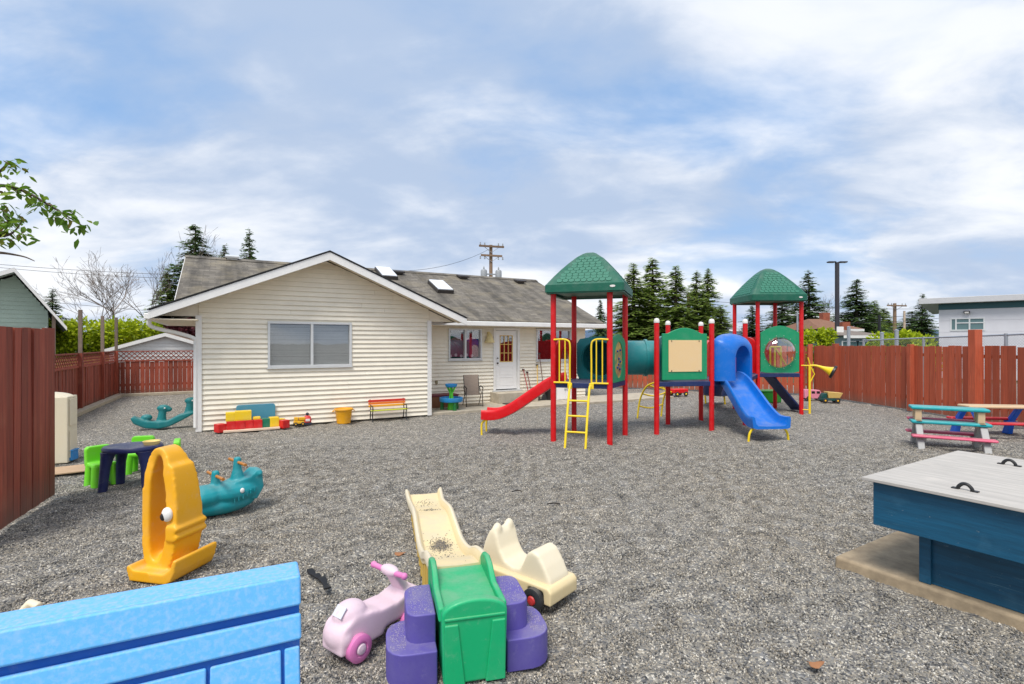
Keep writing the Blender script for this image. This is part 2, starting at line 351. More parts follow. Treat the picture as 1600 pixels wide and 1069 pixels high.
def build_stones():
    """loose stones as real pebbles on the nearer gravel"""
    st = 0.14; v = []; f = []; dn = []; idx = {}
    def vert(i, j):
        if (i, j) not in idx:
            x, y = i * st, 2.2 + j * st; idx[i, j] = len(v); v.append((x, y, gz(x, y) + 0.001))
            dn.append(6800 * max(0.0, min(1.0, (10.6 - y) / 4.6)) ** 0.8)
        return idx[i, j]
    for j in range(60):
        y = 2.2 + j * st
        for i in range(-90, 90):
            if abs(i * st) < y * 1.04 + 0.3: f.append((vert(i, j), vert(i + 1, j), vert(i + 1, j + 1), vert(i, j + 1)))
    me = bpy.data.meshes.new('gravel_stones'); me.from_pydata(v, [], f)
    at = me.attributes.new('dens', 'FLOAT', 'POINT'); at.data.foreach_set('value', dn)
    o = bpy.data.objects.new('gravel_stones', me); C.objects.link(o); o['kind'] = 'stuff'; tag(o, 'loose grey and tan pebbles covering the play yard', 'gravel')
    ng = bpy.data.node_groups.new('pebbles', 'GeometryNodeTree')
    ng.interface.new_socket('Geometry', in_out='INPUT', socket_type='NodeSocketGeometry'); ng.interface.new_socket('Geometry', in_out='OUTPUT', socket_type='NodeSocketGeometry')
    N, L = ng.nodes, ng.links; gi = N.new('NodeGroupInput'); go = N.new('NodeGroupOutput')
    ds = N.new('GeometryNodeDistributePointsOnFaces'); na = N.new('GeometryNodeInputNamedAttribute'); na.data_type = 'FLOAT'; na.inputs['Name'].default_value = 'dens'
    L.new(gi.outputs[0], ds.inputs['Mesh']); L.new(na.outputs['Attribute'], ds.inputs['Density'])
    ic = N.new('GeometryNodeMeshIcoSphere'); ic.inputs['Radius'].default_value = 1.0; ic.inputs['Subdivisions'].default_value = 1
    sm = N.new('GeometryNodeSetMaterial'); sm.inputs['Material'].default_value = stone_mat(); L.new(ic.outputs['Mesh'], sm.inputs['Geometry'])
    ip = N.new('GeometryNodeInstanceOnPoints'); L.new(ds.outputs['Points'], ip.inputs['Points']); L.new(sm.outputs[0], ip.inputs['Instance'])
    rr = N.new('FunctionNodeRandomValue'); rr.data_type = 'FLOAT_VECTOR'; rr.inputs[0].default_value = (0, 0, 0); rr.inputs[1].default_value = (6.3, 6.3, 6.3); L.new(rr.outputs[0], ip.inputs['Rotation'])
    rs = N.new('FunctionNodeRandomValue'); rs.data_type = 'FLOAT_VECTOR'; rs.inputs[0].default_value = (0.0042, 0.0034, 0.003); rs.inputs[1].default_value = (0.0125, 0.0098, 0.0078); L.new(rs.outputs[0], ip.inputs['Scale'])
    L.new(ip.outputs[0], go.inputs[0])
    o.modifiers.new('pebbles', 'NODES').node_group = ng
build_stones()
# ---------------------------------------------------------------- the daycare house
HB = Vector((-2.33, 14.38, 0)); HR = R(29)
hl = frame_of(HB, HR)
def hray(px, py):
    o = hl((0, 0, H)); d = hl(Vector(((px - 800) / F, 1, H - (py - HZ) / F)) + Vector((0, 0, 0))) - o
    return o, d
def WL(px, py, y):
    o, d = hray(px, py); t = (y - o.y) / d.y; p = o + d * t; return p.x, p.z
m_side = plain('cream_siding', (240, 233, 216), 0.5, 0.05, 3, bmp=0.05, perobj=0.025)
m_white = plain('white_paint', (232, 231, 228), 0.45, 0.05, 4, bmp=0.05)
m_soffit = plain('soffit', (226, 214, 190), 0.6, 0.05, 4)
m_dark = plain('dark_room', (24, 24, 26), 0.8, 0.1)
m_glass = glass('window_glass', refl=0.09)
m_alu = plain('aluminium_frame', (214, 216, 216), 0.35, 0.04, 5, metal=0.2)
m_conc = plain('concrete', (176, 166, 148), 0.85, 0.2, 5, bmp=0.3)
m_black = plain('black_metal', (28, 29, 31), 0.45, 0.1)
m_blind = plain('blind_slat', (186, 190, 188), 0.5, 0.04)
house = thing('daycare_house', 'cream sided single-storey house with white-trimmed front gable and brown shingle roof', 'house', HB, HR)
EP, ES, PK = 2.75, 0.425, 4.26              # front gable: ridge offset, slope, ridge height
MS, ME_, MR = 0.433, 2.75, 4.83
rf1 = shingle_mat('front_shingles', (92, 84, 76), (128, 118, 106), ES, 1)
rf2 = shingle_mat('main_shingles', (84, 79, 72), (132, 125, 114), MS, 0)
def cut_rects(x0, x1, z0, z1, holes):
    """rectangle minus window holes, as rectangles"""
    out = []; xs = sorted({x0, x1, *[max(x0, min(x1, q)) for h in holes for q in h[:2]]})
    for a, b in zip(xs, xs[1:]):
        zz = z0
        for h in sorted([(h[0], h[1], max(z0, h[2]), min(z1, h[3])) for h in holes if h[0] < b - 1e-6 and h[1] > a + 1e-6 and h[2] < z1 and h[3] > z0], key=lambda h: h[2]):
            if h[2] > zz: out.append((a, b, zz, h[2]))
            zz = max(zz, h[3])
        if zz < z1: out.append((a, b, zz, z1))
    return out
def wall_with_siding(y, x0, x1, ztop, holes, xlim=None):
    w = MB()
    for a, b, c, d in cut_rects(x0, x1, 0, ztop, holes): w.span(a, b, y, y + 0.12, c, d)
    if xlim:   # gable triangle
        w.loft([[(-EP - (PK - 0.16 - ztop) / ES, yy, ztop), (-EP + (PK - 0.16 - ztop) / ES, yy, ztop), (-EP, yy, PK - 0.16)] for yy in (y + 0.0, y + 0.12)])
    wo = w.build('wall', m_side, house)
    p = 0.117; i = 0; z = 0.02
    while z < (PK - 0.25 if xlim else ztop):
        z1 = z + p; iv = [(x0, x1)]
        for h in holes:
            if h[2] < z1 - 0.03 and h[3] > z + 0.03:
                iv = [q for a, b in iv for q in ((a, min(b, h[0])), (max(a, h[1]), b)) if q[1] - q[0] > 0.02]
        cuts = []
        for a, b in iv:
            if b - a > 2.6 and random.random() < 0.75:
                q = random.uniform(a + 0.7, b - 0.7); cuts += [(a, q - 0.0015), (q + 0.0015, b)]
            else: cuts.append((a, b))
        for a, b in cuts:
            a0, b0, a1, b1 = a, b, a, b
            if xlim:
                w0, w1 = (PK - 0.15 - z) / ES, (PK - 0.15 - z1) / ES
                a0, b0, a1, b1 = max(a, -EP - w0), min(b, -EP + w0), max(a, -EP - w1), min(b, -EP + w1)
                if b1 - a1 < 0.05: continue
            s = MB().hexa([(a0, y - 0.048, z), (b0, y - 0.048, z), (b0, y + 0.001, z), (a0, y + 0.001, z),
                           (a1, y - 0.004, z1 + 0.004), (b1, y - 0.004, z1 + 0.004), (b1, y + 0.001, z1 + 0.004), (a1, y + 0.001, z1 + 0.004)])
            s.build('siding_board', m_side, wo)
        z = z1; i += 1
    return wo
def window(x0, x1, z0, z1, y, frame, mull=0.5, blind=None, fw=0.055, behind=None):
    f = MB(); yy0, yy1 = y - 0.07, y + 0.05
    f.span(x0, x1, yy0, yy1, z1 - fw, z1); f.span(x0, x1, yy0, yy1, z0, z0 + fw)
    f.span(x0, x0 + fw, yy0, yy1, z0 + fw, z1 - fw); f.span(x1 - fw, x1, yy0, yy1, z0 + fw, z1 - fw)
    wo = f.build('window', frame, house, bevel=0.006)
    xm = x0 + (x1 - x0) * mull
    MB().span(xm - 0.03, xm + 0.03, yy0 + 0.006, yy1 - 0.01, z0 + fw, z1 - fw).build('mullion', frame, wo, bevel=0.004)
    MB().span(x0 - 0.02, x1 + 0.02, y - 0.085, y - 0.02, z0 - 0.03, z0 - 0.002).build('sill', frame, wo, bevel=0.005)
    for a, b, q in ((x0 + fw, xm - 0.03, 0.0), (xm + 0.03, x1 - fw, 0.014)):
        MB().span(a, b, y - 0.004 + q, y + 0.002 + q, z0 + fw, z1 - fw).build('pane', m_glass, wo)
    if blind:
        bl = MB(); n = int((z1 - z0 - 2 * fw) / 0.03)
        for i in range(n):
            z = z0 + fw + 0.015 + i * 0.03 + random.uniform(-0.002, 0.002)
            bl.hexa([(x0 + fw, y + 0.050, z - 0.013), (x1 - fw, y + 0.050, z - 0.013), (x1 - fw, y + 0.053, z - 0.013), (x0 + fw, y + 0.053, z - 0.013),
                     (x0 + fw, y + 0.064, z + 0.012), (x1 - fw, y + 0.064, z + 0.012), (x1 - fw, y + 0.067, z + 0.012), (x0 + fw, y + 0.067, z + 0.012)])
        bl.build('blind', blind, wo, kind='stuff')
    return wo
random.seed(3)
# openings, read off the photograph onto the wall planes
gx0, gz1 = WL(418, 502, 0); gx1, gz0 = WL(549, 572, 0)
ax0, az1 = WL(700, 513, 1.7); ax1, az0 = WL(752, 562, 1.7)
dx0, dz1 = WL(770, 512, 1.7); dx1, dz0 = WL(811, 608, 1.7)
bx0, bz1 = WL(837, 514, 1.7); bx1 = bx0 + 1.5; bz0 = WL(850, 564, 1.7)[1]
EV = 2.62
wall_with_siding(0, -5.5, 0, EV, [(gx0, gx1, gz0, gz1)], True)
wall_with_siding(1.7, 0, 6.7, EV, [(ax0, ax1, az0, az1), (dx0, dx1, 0, dz1), (bx0, bx1, bz0, bz1)])
w = MB(); w.span(-0.12, -0.001, 0.12, 1.8, 0, EV); w.span(-5.5, -5.38, 0.12, 10.2, 0, EV); w.span(6.58, 6.7, 1.82, 10.2, 0, EV); w.span(-5.38, 6.58, 10.08, 10.2, 0, EV)
for x in (-5.499, 6.58):
    w.loft([[(q, 1.75, EV), (q, 10.1, EV), (q, 5.9, MR - 0.18)] for q in (x, x + 0.119)])
w.build('side_wall', m_side, house)
MB().span(-5.3, 6.5, 2.2, 10.0, 0.1, 0.14).build('floor', m_dark, house)
MB().span(-5.3, -0.2, 0.9, 1.0, 0.1, EV).build('partition', m_dark, house)
MB().span(0.05, 6.5, 3.4, 3.5, 0.1, EV).build('partition', m_dark, house)
window(gx0, gx1, gz0, gz1, 0, m_alu, 0.51, m_blind)
wa = window(ax0, ax1, az0, az1, 1.7, m_alu, 0.5)
window(bx0, bx1, bz0, bz1, 1.7, m_alu, 0.5)
mar = plain('maroon_paper', (150, 52, 84), 0.7, 0.15)
cut = MB(); zz = az0 + 0.1
cut.prism([(ax0 + 0.06, az0 + 0.1), (ax1 - 0.06, az0 + 0.1), (ax1 - 0.06, az0 + 0.6)] + [(ax0 + 0.06 + (ax1 - ax0 - 0.12) * (1 - t), az0 + 0.62 + 0.12 * abs(math.sin(t * 2 * PI))) for t in [i / 16 for i in range(17)]], 1.80, 1.806)
cut.build('paper_cutout', mar, wa)
pw = plain('pale_pink_paper', (226, 190, 200), 0.7, 0.1)
for i in range(5):
    MB().lathe([(0.001, 0), (0.05, 0), (0.05, 0.004), (0.001, 0.004)], (0, 0, 0), 12, Matrix.Rotation(R(90), 4, 'X')).build('paper_flower', pw, wa, loc=(ax0 + 0.12 + 0.19 * i, 1.79, az0 + 0.13 + 0.03 * (i % 2)))
# roofs
t = 0.11
def slab_roof(name, pts, y0, y1, mat, along):
    return MB().prism(pts, y0, y1, along).build(name, mat, house)
TW = 3.62; tz = PK - ES * TW
slab_roof('front_roof', [(-EP - TW, tz), (-EP, PK), (-EP + TW, tz), (-EP + TW, tz - t), (-EP, PK - t), (-EP - TW, tz - t)], -0.6, 4.7, rf1, 'xz')
slab_roof('main_roof', [(1.1, ME_), (5.9, MR), (10.7, ME_), (10.7, ME_ - t), (5.9, MR - t), (1.1, ME_ - t)], -6.1, 7.14, rf2, 'yz')
MB().prism([(5.68, MR - 0.075), (5.9, MR + 0.03), (6.12, MR - 0.075), (5.9, MR + 0.005)], -6.12, 7.16, 'yz').build('ridge_cap', rf2, house)
for sgn in (-1, 1):
    f = MB(); a = (-EP + sgn * (TW + 0.01), -0.625, tz - 0.11); b = (-EP, -0.625, PK - 0.11)
    f.loft([[(a[0], y, a[2] - 0.1), (a[0], y, a[2] + 0.075), (b[0], y, b[2] + 0.075), (b[0], y, b[2] - 0.115)] for y in (-0.645, -0.605)])
    f.build('fascia', m_white, house, bevel=0.004)
    s = MB(); s.loft([[(-EP + sgn * TW, y, tz - t - 0.005), (-EP + sgn * TW, y, tz - t - 0.025), (-EP, y, PK - t - 0.025), (-EP, y, PK - t - 0.005)] for y in (-0.604, -0.03)]); s.build('soffit', m_soffit, house)
    e = MB(); e.loft([[(-EP + sgn * (TW + 0.02), y, tz + 0.004), (-EP + sgn * (TW + 0.02), y, tz - 0.022), (-EP, y, PK - 0.022), (-EP, y, PK + 0.006)] for y in (-0.665, -0.59)]); e.build('drip_edge', m_black, house)
MB().span(-EP - TW - 0.09, -EP - TW + 0.03, -0.6, 4, tz - 0.21, tz - 0.08).build('gutter', m_white, house, bevel=0.02)
MB().span(-EP - TW + 0.03, -5.5, -0.58, 4, tz - 0.21, tz - 0.19).build('eave_soffit', m_soffit, house)
MB().span(-EP + TW - 0.55, 7.16, 0.98, 1.11, ME_ - 0.19, ME_ - 0.045).build('gutter', m_white, house, bevel=0.02)
MB().span(0.0, 7.1, 1.1, 1.69, ME_ - 0.20, ME_ - 0.18).build('eave_soffit', m_soffit, house)
MB().tube(smoothpath([(-EP - TW - 0.03, -0.25, tz - 0.2), (-EP - TW + 0.02, -0.2, tz - 0.36), (-5.85, -0.1, tz - 0.5), (-5.57, -0.06, tz - 0.62), (-5.56, -0.05, tz - 0.8), (-5.56, -0.05, 0.1)], 5), 0.045, 8).build('downspout', m_white, house, smooth=60)
for x in (-5.5, 0.0):
    MB().span(x - 0.06, x + 0.06, -0.07, -0.0495, 0, EV + 0.02).build('corner_trim', m_white, house)
    if x < 0: MB().span(x - 0.06, x - 0.001, -0.0495, 0.12, 0, EV + 0.02).build('corner_trim', m_white, house)
for x in (-6.1, 7.14):
    f = MB(); f.loft([[(q, 1.1, ME_ - 0.2), (q, 1.1, ME_ - 0.03), (q, 5.9, MR - 0.03), (q, 5.9, MR - 0.2)] for q in (x - 0.02, x + 0.02)]); f.build('rake_board', m_white, house)
# skylights and vents sit on the main slope
def roof_hit(px, py):
    o, d = hray(px, py); k = (ME_ - MS * 1.1 + MS * o.y - o.z) / (d.z - MS * d.y); return o + d * k
ang = math.atan(MS)
m_sky = plain('skylight_dome', (226, 230, 236), 0.25, 0.05)
m_brz = plain('bronze_curb', (62, 58, 56), 0.5, 0.1)
for px, py, w_, l_ in ((688, 451, 0.62, 1.15), (603, 430, 0.6, 1.15)):
    p = roof_hit(px, py); s = MB().box((0, 0, 0.06), (w_, l_, 0.14)).build('skylight', m_brz, house, bevel=0.01, loc=p, rot=(ang, 0, 0))
    MB().box((0, 0, 0.145), (w_ - 0.06, l_ - 0.06, 0.05)).build('skylight_pane', m_sky, s, bevel=0.02)
for px, py in ((363, 405), (622, 428), (723, 435), (812, 442)):
    p = roof_hit(px, py); v_ = MB().box((0, 0, 0.09), (0.42, 0.42, 0.07)).box((0, 0, 0.03), (0.3, 0.3, 0.08)).build('roof_vent', m_brz if px > 400 else m_alu, house, bevel=0.015, loc=p, rot=(ang * 0.6, 0, 0))
# door
m_door = plain('white_door', (238, 237, 235), 0.4, 0.03, 3, bmp=0.04)
dr = MB(); dw = 0.09
dr.span(dx0, dx0 + dw, 1.64, 1.82, dz0, dz1); dr.span(dx1 - dw, dx1, 1.64, 1.82, dz0, dz1); dr.span(dx0 + dw, dx1 - dw, 1.64, 1.82, dz1 - dw, dz1)
dr.build('door_frame', m_white, house, bevel=0.006)
lx0, lx1, lz0, lz1 = dx0 + dw + 0.01, dx1 - dw - 0.01, dz0 + 0.03, dz1 - dw - 0.01
gx_, gxx, gz_, gzz = lx0 + 0.17, lx1 - 0.17, lz0 + (lz1 - lz0) * 0.47, lz1 - 0.17
d_ = MB()
for a, b, c, d in cut_rects(lx0, lx1, lz0, lz1, [(gx_, gxx, gz_, gzz)]): d_.span(a, b, 1.69, 1.735, c, d)
door = d_.build('door', m_door, house)
for q in range(2):
    pz0 = lz0 + 0.12 + q * 0.36; fr = MB()
    for a, b, c, d in ((lx0 + 0.14, lx1 - 0.14, pz0, pz0 + 0.02), (lx0 + 0.14, lx1 - 0.14, pz0 + 0.27, pz0 + 0.29)): fr.span(a, b, 1.682, 1.689, c, d)
    fr.span(lx0 + 0.14, lx0 + 0.16, 1.682, 1.689, pz0 + 0.02, pz0 + 0.27); fr.span(lx1 - 0.16, lx1 - 0.14, 1.682, 1.689, pz0 + 0.02, pz0 + 0.27)
    fr.build('door_panel', m_door, door)
m_gold = plain('yellow_muntin', (216, 178, 96), 0.5, 0.1)
mu = MB()
for i in range(4):
    x = gx_ + (gxx - gx_) * i / 3; mu.span(x - 0.012, x + 0.012, 1.678, 1.70, gz_, gzz)
    z = gz_ + (gzz - gz_) * i / 3; mu.span(gx_ - 0.012, gxx + 0.012, 1.677, 1.699, z - 0.012, z + 0.012)
mu.build('muntin', m_gold, door)
for i in range(3):
    for j in range(3):
        a = gx_ + (gxx - gx_) * i / 3; b = gz_ + (gzz - gz_) * j / 3
        MB().span(a + 0.012, a + (gxx - gx_) / 3 - 0.012, 1.702, 1.708, b + 0.012, b + (gzz - gz_) / 3 - 0.012).build('pane', m_glass, door)
for z, r_ in ((lz0 + 0.88, 0.03), (lz0 + 1.05, 0.022)):
    MB().lathe([(0.001, 0), (r_ * 0.6, 0), (r_ * 0.5, 0.03), (r_, 0.04), (r_ * 0.9, 0.065), (0.001, 0.07)], (0, 0, 0), 14, Matrix.Rotation(R(90), 4, 'X')).build('handle', m_black, door, smooth=50, loc=(lx0 + 0.06, 1.69, z))
MB().span(dx0 - 0.05, dx1 + 0.05, 1.55, 1.79, dz0 - 0.04, dz0 - 0.002).build('threshold', m_alu, house)
st = thing('door_step', 'low concrete step below the white back door', 'step', HB, HR)
MB().span(dx0 - 0.12, dx1 + 0.35, 1.0, 1.66, 0.03, dz0 - 0.045).build('step_block', m_conc, st, bevel=0.015)
mt = MB().span(dx0 - 0.02, dx0 + 0.6, 0.42, 0.98, 0.052, 0.075).build('door_mat', plain('dark_mat', (58, 58, 54), 0.95, 0.3, 30), None, bevel=0.006)
mt.location = HB; mt.rotation_euler = (0, 0, HR); tag(mt, 'dark doormat on the patio in front of the step', 'doormat')
# little things on the recessed wall
fx, fz = WL(764, 519, 1.6)
hb = thing('wall_fixture', 'cream bell-shaped fixture on the wall between window and door', 'fixture', HB, HR)
m_fab = plain('cream_cloth', (222, 204, 150), 0.8, 0.15)
MB().lathe([(0.001, 0.30), (0.05, 0.29), (0.09, 0.2), (0.13, 0.08), (0.17, 0.0), (0.16, -0.02), (0.001, 0.0)], (0, 0, 0), 16).build('bell', m_fab, hb, smooth=50, loc=(fx, 1.55, fz - 0.33))
MB().box((fx, 1.63, fz - 0.05), (0.08, 0.10, 0.12)).build('bracket', m_fab, hb, bevel=0.01)
ox, oz = WL(675, 598, 1.66)
MB().box((ox + 0.15, 1.66, oz), (0.08, 0.05, 0.12)).build('outlet_box', plain('grey_box', (150, 140, 110), 0.6), house, bevel=0.008)
# patio
pt = MB().span(0.0, 9.5, 0.0, 1.7, -0.1, 0.05).build('patio', m_conc, None, bevel=0.012); pt.location = HB; pt.rotation_euler = (0, 0, HR); struct(pt)

# ---------------------------------------------------------------- fences
m_red = wood('red_stain', (140, 64, 46), 0.42, perobj=0.24, pale=(170, 104, 78), splash=True)
m_red2 = wood('red_stain_bright', (166, 78, 50), 0.3, perobj=0.2, pale=(172, 100, 72), splash=True)
m_old = wood('grey_post', (120, 104, 92), 0.3)
def fence(name, label, a, b, h, pitch, gap, mat, dep=0.02, lattice=0, posts=(), post_mat=None, rails=True, jag=0.018, z0=0.03, seed=1, rail_side=1, phead=None):
    random.seed(seed); a, b = Vector(a), Vector(b); d = b - a; ln = d.length; rz = math.atan2(d.y, d.x)
    t = thing(name, label, 'fence', (a.x, a.y, 0), rz)
    n = max(1, round(ln / pitch)); w = ln / n; hb = h - lattice
    bms = []
    for k in range(4):
        e = random.uniform(-0.004, 0.004)
        bms.append(MB().hexa([(-(w - gap) / 2, -dep / 2, 0), ((w - gap) / 2, -dep / 2 + e, 0), ((w - gap) / 2, dep / 2 + e, 0), (-(w - gap) / 2, dep / 2, 0),
                              (-(w - gap) / 2 + e, -dep / 2, 1), ((w - gap) / 2 + e, -dep / 2 + e, 1), ((w - gap) / 2 + e, dep / 2 + e, 1), (-(w - gap) / 2 + e, dep / 2, 1)]).mesh('board', mat))
    for i in range(n):
        hh = hb - z0 + random.uniform(-jag, jag)
        put('board', random.choice(bms), t, ((i + 0.5) * w, random.uniform(-0.006, 0.006), z0), (random.uniform(-0.006, 0.006), random.uniform(-0.004, 0.004), random.uniform(-0.02, 0.02)), (random.uniform(0.94, 1.0), 1, hh))
    if rails:
        for z in (0.35, hb - 0.3): MB().span(0, ln, rail_side * 0.035 - 0.02, rail_side * 0.035 + 0.02, z, z + 0.09).build('rail', mat, t)
    if lattice:
        MB().span(0, ln, -0.035, 0.035, hb + 0.002, hb + 0.06).build('rail', mat, t); MB().span(0, ln, -0.03, 0.03, h - 0.04, h).build('rail', mat, t)
        la = MB(); st_ = 0.17; lh = lattice - 0.1; z_ = hb + 0.06; i = -lh
        while i < ln:
            for s_, yy in ((1, -0.008), (-1, 0.008)):
                x0_, x1_ = (i, i + lh) if s_ > 0 else (i + lh, i)
                za, zb = z_, z_ + lh
                if min(x0_, x1_) >= 0 and max(x0_, x1_) <= ln: la.bar((x0_, yy, za), (x1_, yy, zb), 0.03, 0.014, up=(0, 1, 0)) if False else la.hexa([(x0_ - 0.02, yy - 0.006, za), (x0_ + 0.02, yy - 0.006, za), (x0_ + 0.02, yy + 0.006, za), (x0_ - 0.02, yy + 0.006, za), (x1_ - 0.02, yy - 0.006, zb), (x1_ + 0.02, yy - 0.006, zb), (x1_ + 0.02, yy + 0.006, zb), (x1_ - 0.02, yy + 0.006, zb)])
            i += st_
        la.build('lattice', mat, t, kind='stuff')
    for s_, ph, pw_, side in posts:
        MB().box((s_, side * (dep / 2 + pw_ / 2 + 0.004), ph / 2), (pw_, pw_, ph)).build('post', post_mat or mat, t, bevel=0.006)
        if post_mat: MB().box((s_, side * (dep / 2 + pw_ / 2 + 0.004), h / 2), (pw_ + 0.02, pw_ + 0.02, h)).build('post_sleeve', mat, t)
    return t
na, nb = G(-60, 870), G(83, 776)
fence('board_fence', 'tall dark red board fence close by at the left edge', na, nb, 2.19, 0.155, 0.006, m_red, 0.03, posts=((0.06, 2.15, 0.1, 1),), seed=4, rail_side=1, jag=0.012)
ca = Vector((-15.25, 19.75, 0)); e_ = Vector((math.cos(HR), math.sin(HR), 0)); n_ = Vector((math.sin(HR), -math.cos(HR), 0))
fence('lattice_fence', 'red fence with lattice top and tall bare posts, running back along the left', ca + Vector((0.47, -0.883, 0)) * 11, ca, 1.72, 0.13, 0.004, m_red, lattice=0.44, posts=((11.0 - 5.2, 3.0, 0.09, -1), (11.0 - 2.4, 2.95, 0.09, -1), (10.85, 3.0, 0.09, -1)), post_mat=m_old, seed=5, rail_side=1)
fence('lattice_fence', 'red lattice-topped fence across the back, in front of the small shed', ca, ca + e_ * 4.2, 1.72, 0.155, 0.004, m_red, lattice=0.42, posts=((4.1, 1.74, 0.09, -1),), seed=6)
# concrete edging along the left fences
ed = MB(); i0 = ca + Vector((0.47, -0.883, 0)) * 8.6 + Vector((0.883, 0.47, 0)) * 0.14
ed.bar(i0 + Vector((0, 0, 0.03)), ca + Vector((0.25, -0.05, 0.03)), 0.24, 0.12); eo = ed.build('concrete_edging', m_conc, None, bevel=0.015); struct(eo)
ed = MB(); ed.bar(ca + Vector((0.3, -0.1, 0.03)) + n_ * 0.12 + e_ * 0.0, ca + e_ * 4.2 + n_ * 0.12 + Vector((0, 0, 0.03)), 0.2, 0.11); eo = ed.build('concrete_edging', m_conc, None, bevel=0.015); struct(eo)
# right-hand fences
RA, RB = Vector((11.72, 18.5, 0)), Vector((12.25, 9.5, 0))
rt = fence('board_fence', 'red board fence with narrow gaps along the right side', RA, RB, 1.93, 0.2, 0.024, m_red2, 0.025, posts=((0.03, 2.0, 0.16, -1), (3.25, 1.98, 0.13, -1), (5.28, 2.36, 0.2, -1)), seed=7, rail_side=1)
fence('board_fence', 'red board fence with wide boards across the back, behind the climbing frame', Vector((4.6, 23.3, 0)), Vector((11.75, 20.1, 0)), 1.9, 0.22, 0.024, m_red2, 0.025, posts=((7.75, 1.98, 0.16, -1),), seed=8, rail_side=1)
fence('board_fence', 'short red fence return at the right-hand corner of the yard', Vector((11.8, 20.1, 0)), Vector((11.74, 18.55, 0)), 1.92, 0.2, 0.01, m_red2, 0.025, seed=9, rail_side=1)
# chain-link fence behind it
m_galv = plain('galvanised', (170, 176, 182), 0.4, 0.1, 8, metal=0.6)
cl = thing('chain_link_fence', 'galvanised chain-link fence standing just behind the right red fence', 'fence', (13.0, 19.0, 0), R(-90 + 3))
MB().tube([(0, 0, 2.12), (10, 0, 2.34)], 0.024, 8).build('top_rail', m_galv, cl, smooth=60)
for s_ in (0.0, 2.6, 5.2, 7.8, 10):
    MB().tube([(s_, 0, 0), (s_, 0, 2.16 + 0.022 * s_)], 0.04, 8).build('post', m_galv, cl, smooth=60)
wm = MB(); i = -1.0
while i < 10:
    for s_ in (1, -1):
        x0_, x1_ = (i, i + 1.0) if s_ > 0 else (i + 1.0, i)
        if min(x0_, x1_) >= 0 and max(x0_, x1_) <= 10:
            wm.tube([(x0_, s_ * 0.003, 1.15 + 0.022 * x0_), (x1_, s_ * 0.003, 2.13 + 0.022 * x1_)], 0.003, 3, caps=False)
    i += 0.075
wm.build('wire_mesh', m_galv, cl, kind='stuff')
for px, top, d_ in ((1326, 512, 24.0), (1378, 521, 23.0), (1401, 517, 21.5)):
    p = P(px, top, d_); q = MB().tube([(0, 0, 0), (0, 0, p.z)], 0.075, 10).lathe([(0.085, p.z), (0.085, p.z + 0.03), (0.001, p.z + 0.07)], (0, 0, 0), 10).build('steel_post', m_galv, None, smooth=50)
    q.location = (p.x, p.y, 0); tag(q, {1326: 'thick galvanised post just right of the dark lamp post', 1378: 'middle short galvanised post behind the right red fence', 1401: 'galvanised post nearest the chain-link rail end'}[px], 'post')
# ---------------------------------------------------------------- climbing frame
p_red = plastic('red_steel', (206, 12, 20), 0.35, 0.12, 0.15)
p_redp = plastic('red_plastic', (214, 14, 24), 0.3, 0.1, 0.12)
p_yel = plastic('yellow_steel', (238, 205, 30), 0.4, 0.15, 0.25)
p_navy = plastic('navy_deck', (28, 44, 92), 0.4, 0.15, 0.3)
p_green = plastic('dark_green_roof', (14, 92, 72), 0.42, 0.2, 0.2)
p_scale = plastic('green_scales', (38, 112, 90), 0.45, 0.3, 0.25)
p_pgreen = plastic('green_panel', (16, 142, 96), 0.4, 0.2, 0.2)
p_teal = plastic('teal_tunnel', (18, 128, 132), 0.38, 0.2, 0.2)
p_blue = plastic('blue_slide', (0, 104, 196), 0.3, 0.2, 0.12)
p_dblue = plastic('dark_blue_slide', (24, 56, 126), 0.35, 0.2, 0.2)
p_tan = plastic('tan_board', (230, 198, 148), 0.5, 0.2, 0.12)
p_cap = plastic('white_cap', (222, 218, 214), 0.5, 0.1, 0.3)
PO = Vector((4.4, 12.6, 0))
ps = thing('climbing_frame', 'red-posted climbing frame with two green scaled roofs, slides and tunnel', 'climbing frame', PO)
def pl(mb, name, mat, parent=ps, **k):
    o = mb.build(name, mat, parent, **k)
    if parent is ps: o.location = -PO
    return o
LT = dict(FL=Vector((0.86, 10.68, 0)), FR=Vector((1.96, 10.30, 0)), BR=Vector((2.50, 11.36, 0)), BL=Vector((1.43, 11.84, 0)))
MT = dict(FL=Vector((3.27, 11.62, 0)), FR=Vector((4.63, 11.92, 0)), BL=Vector((3.93, 12.95, 0)), BR=Vector((5.0, 13.6, 0)))
RT = dict(FL=Vector((7.10, 14.85, 0)), FR=Vector((8.36, 14.85, 0)), BL=Vector((6.93, 16.0, 0)), BR=Vector((8.24, 16.1, 0)))
XP = Vector((5.77, 12.72, 0))
def post(p, h, cap=True, r=0.058):
    o = pl(MB().tube([(p.x, p.y, -0.05), (p.x, p.y, h)], r, 14), 'post', p_red, smooth=50)
    if cap: MB().lathe([(r + 0.006, h - 0.05), (r + 0.008, h), (r * 0.8, h + 0.045), (0.001, h + 0.06)], (p.x, p.y, 0), 14).build('cap', p_cap, o, smooth=60)
    return o
for q in LT.values(): post(q, 3.10, False)
for q in MT.values(): post(q, 2.52)
post(XP, 2.55)
for q in RT.values(): post(q, 3.32, False)
def deck(pts, z, t=0.11, name='deck'):
    return pl(MB().prism([(p.x, p.y) for p in pts], z - t, z, 'xy'), name, p_navy, bevel=0.012)
def quad(T, o=0.03):
    c = sum(T.values(), Vector()) / 4; k = [T['FL'], T['FR'], T['BR'], T['BL']]; return [p + (p - c).normalized() * o for p in k]
deck(quad(LT), 1.20); deck(quad(MT), 1.13)
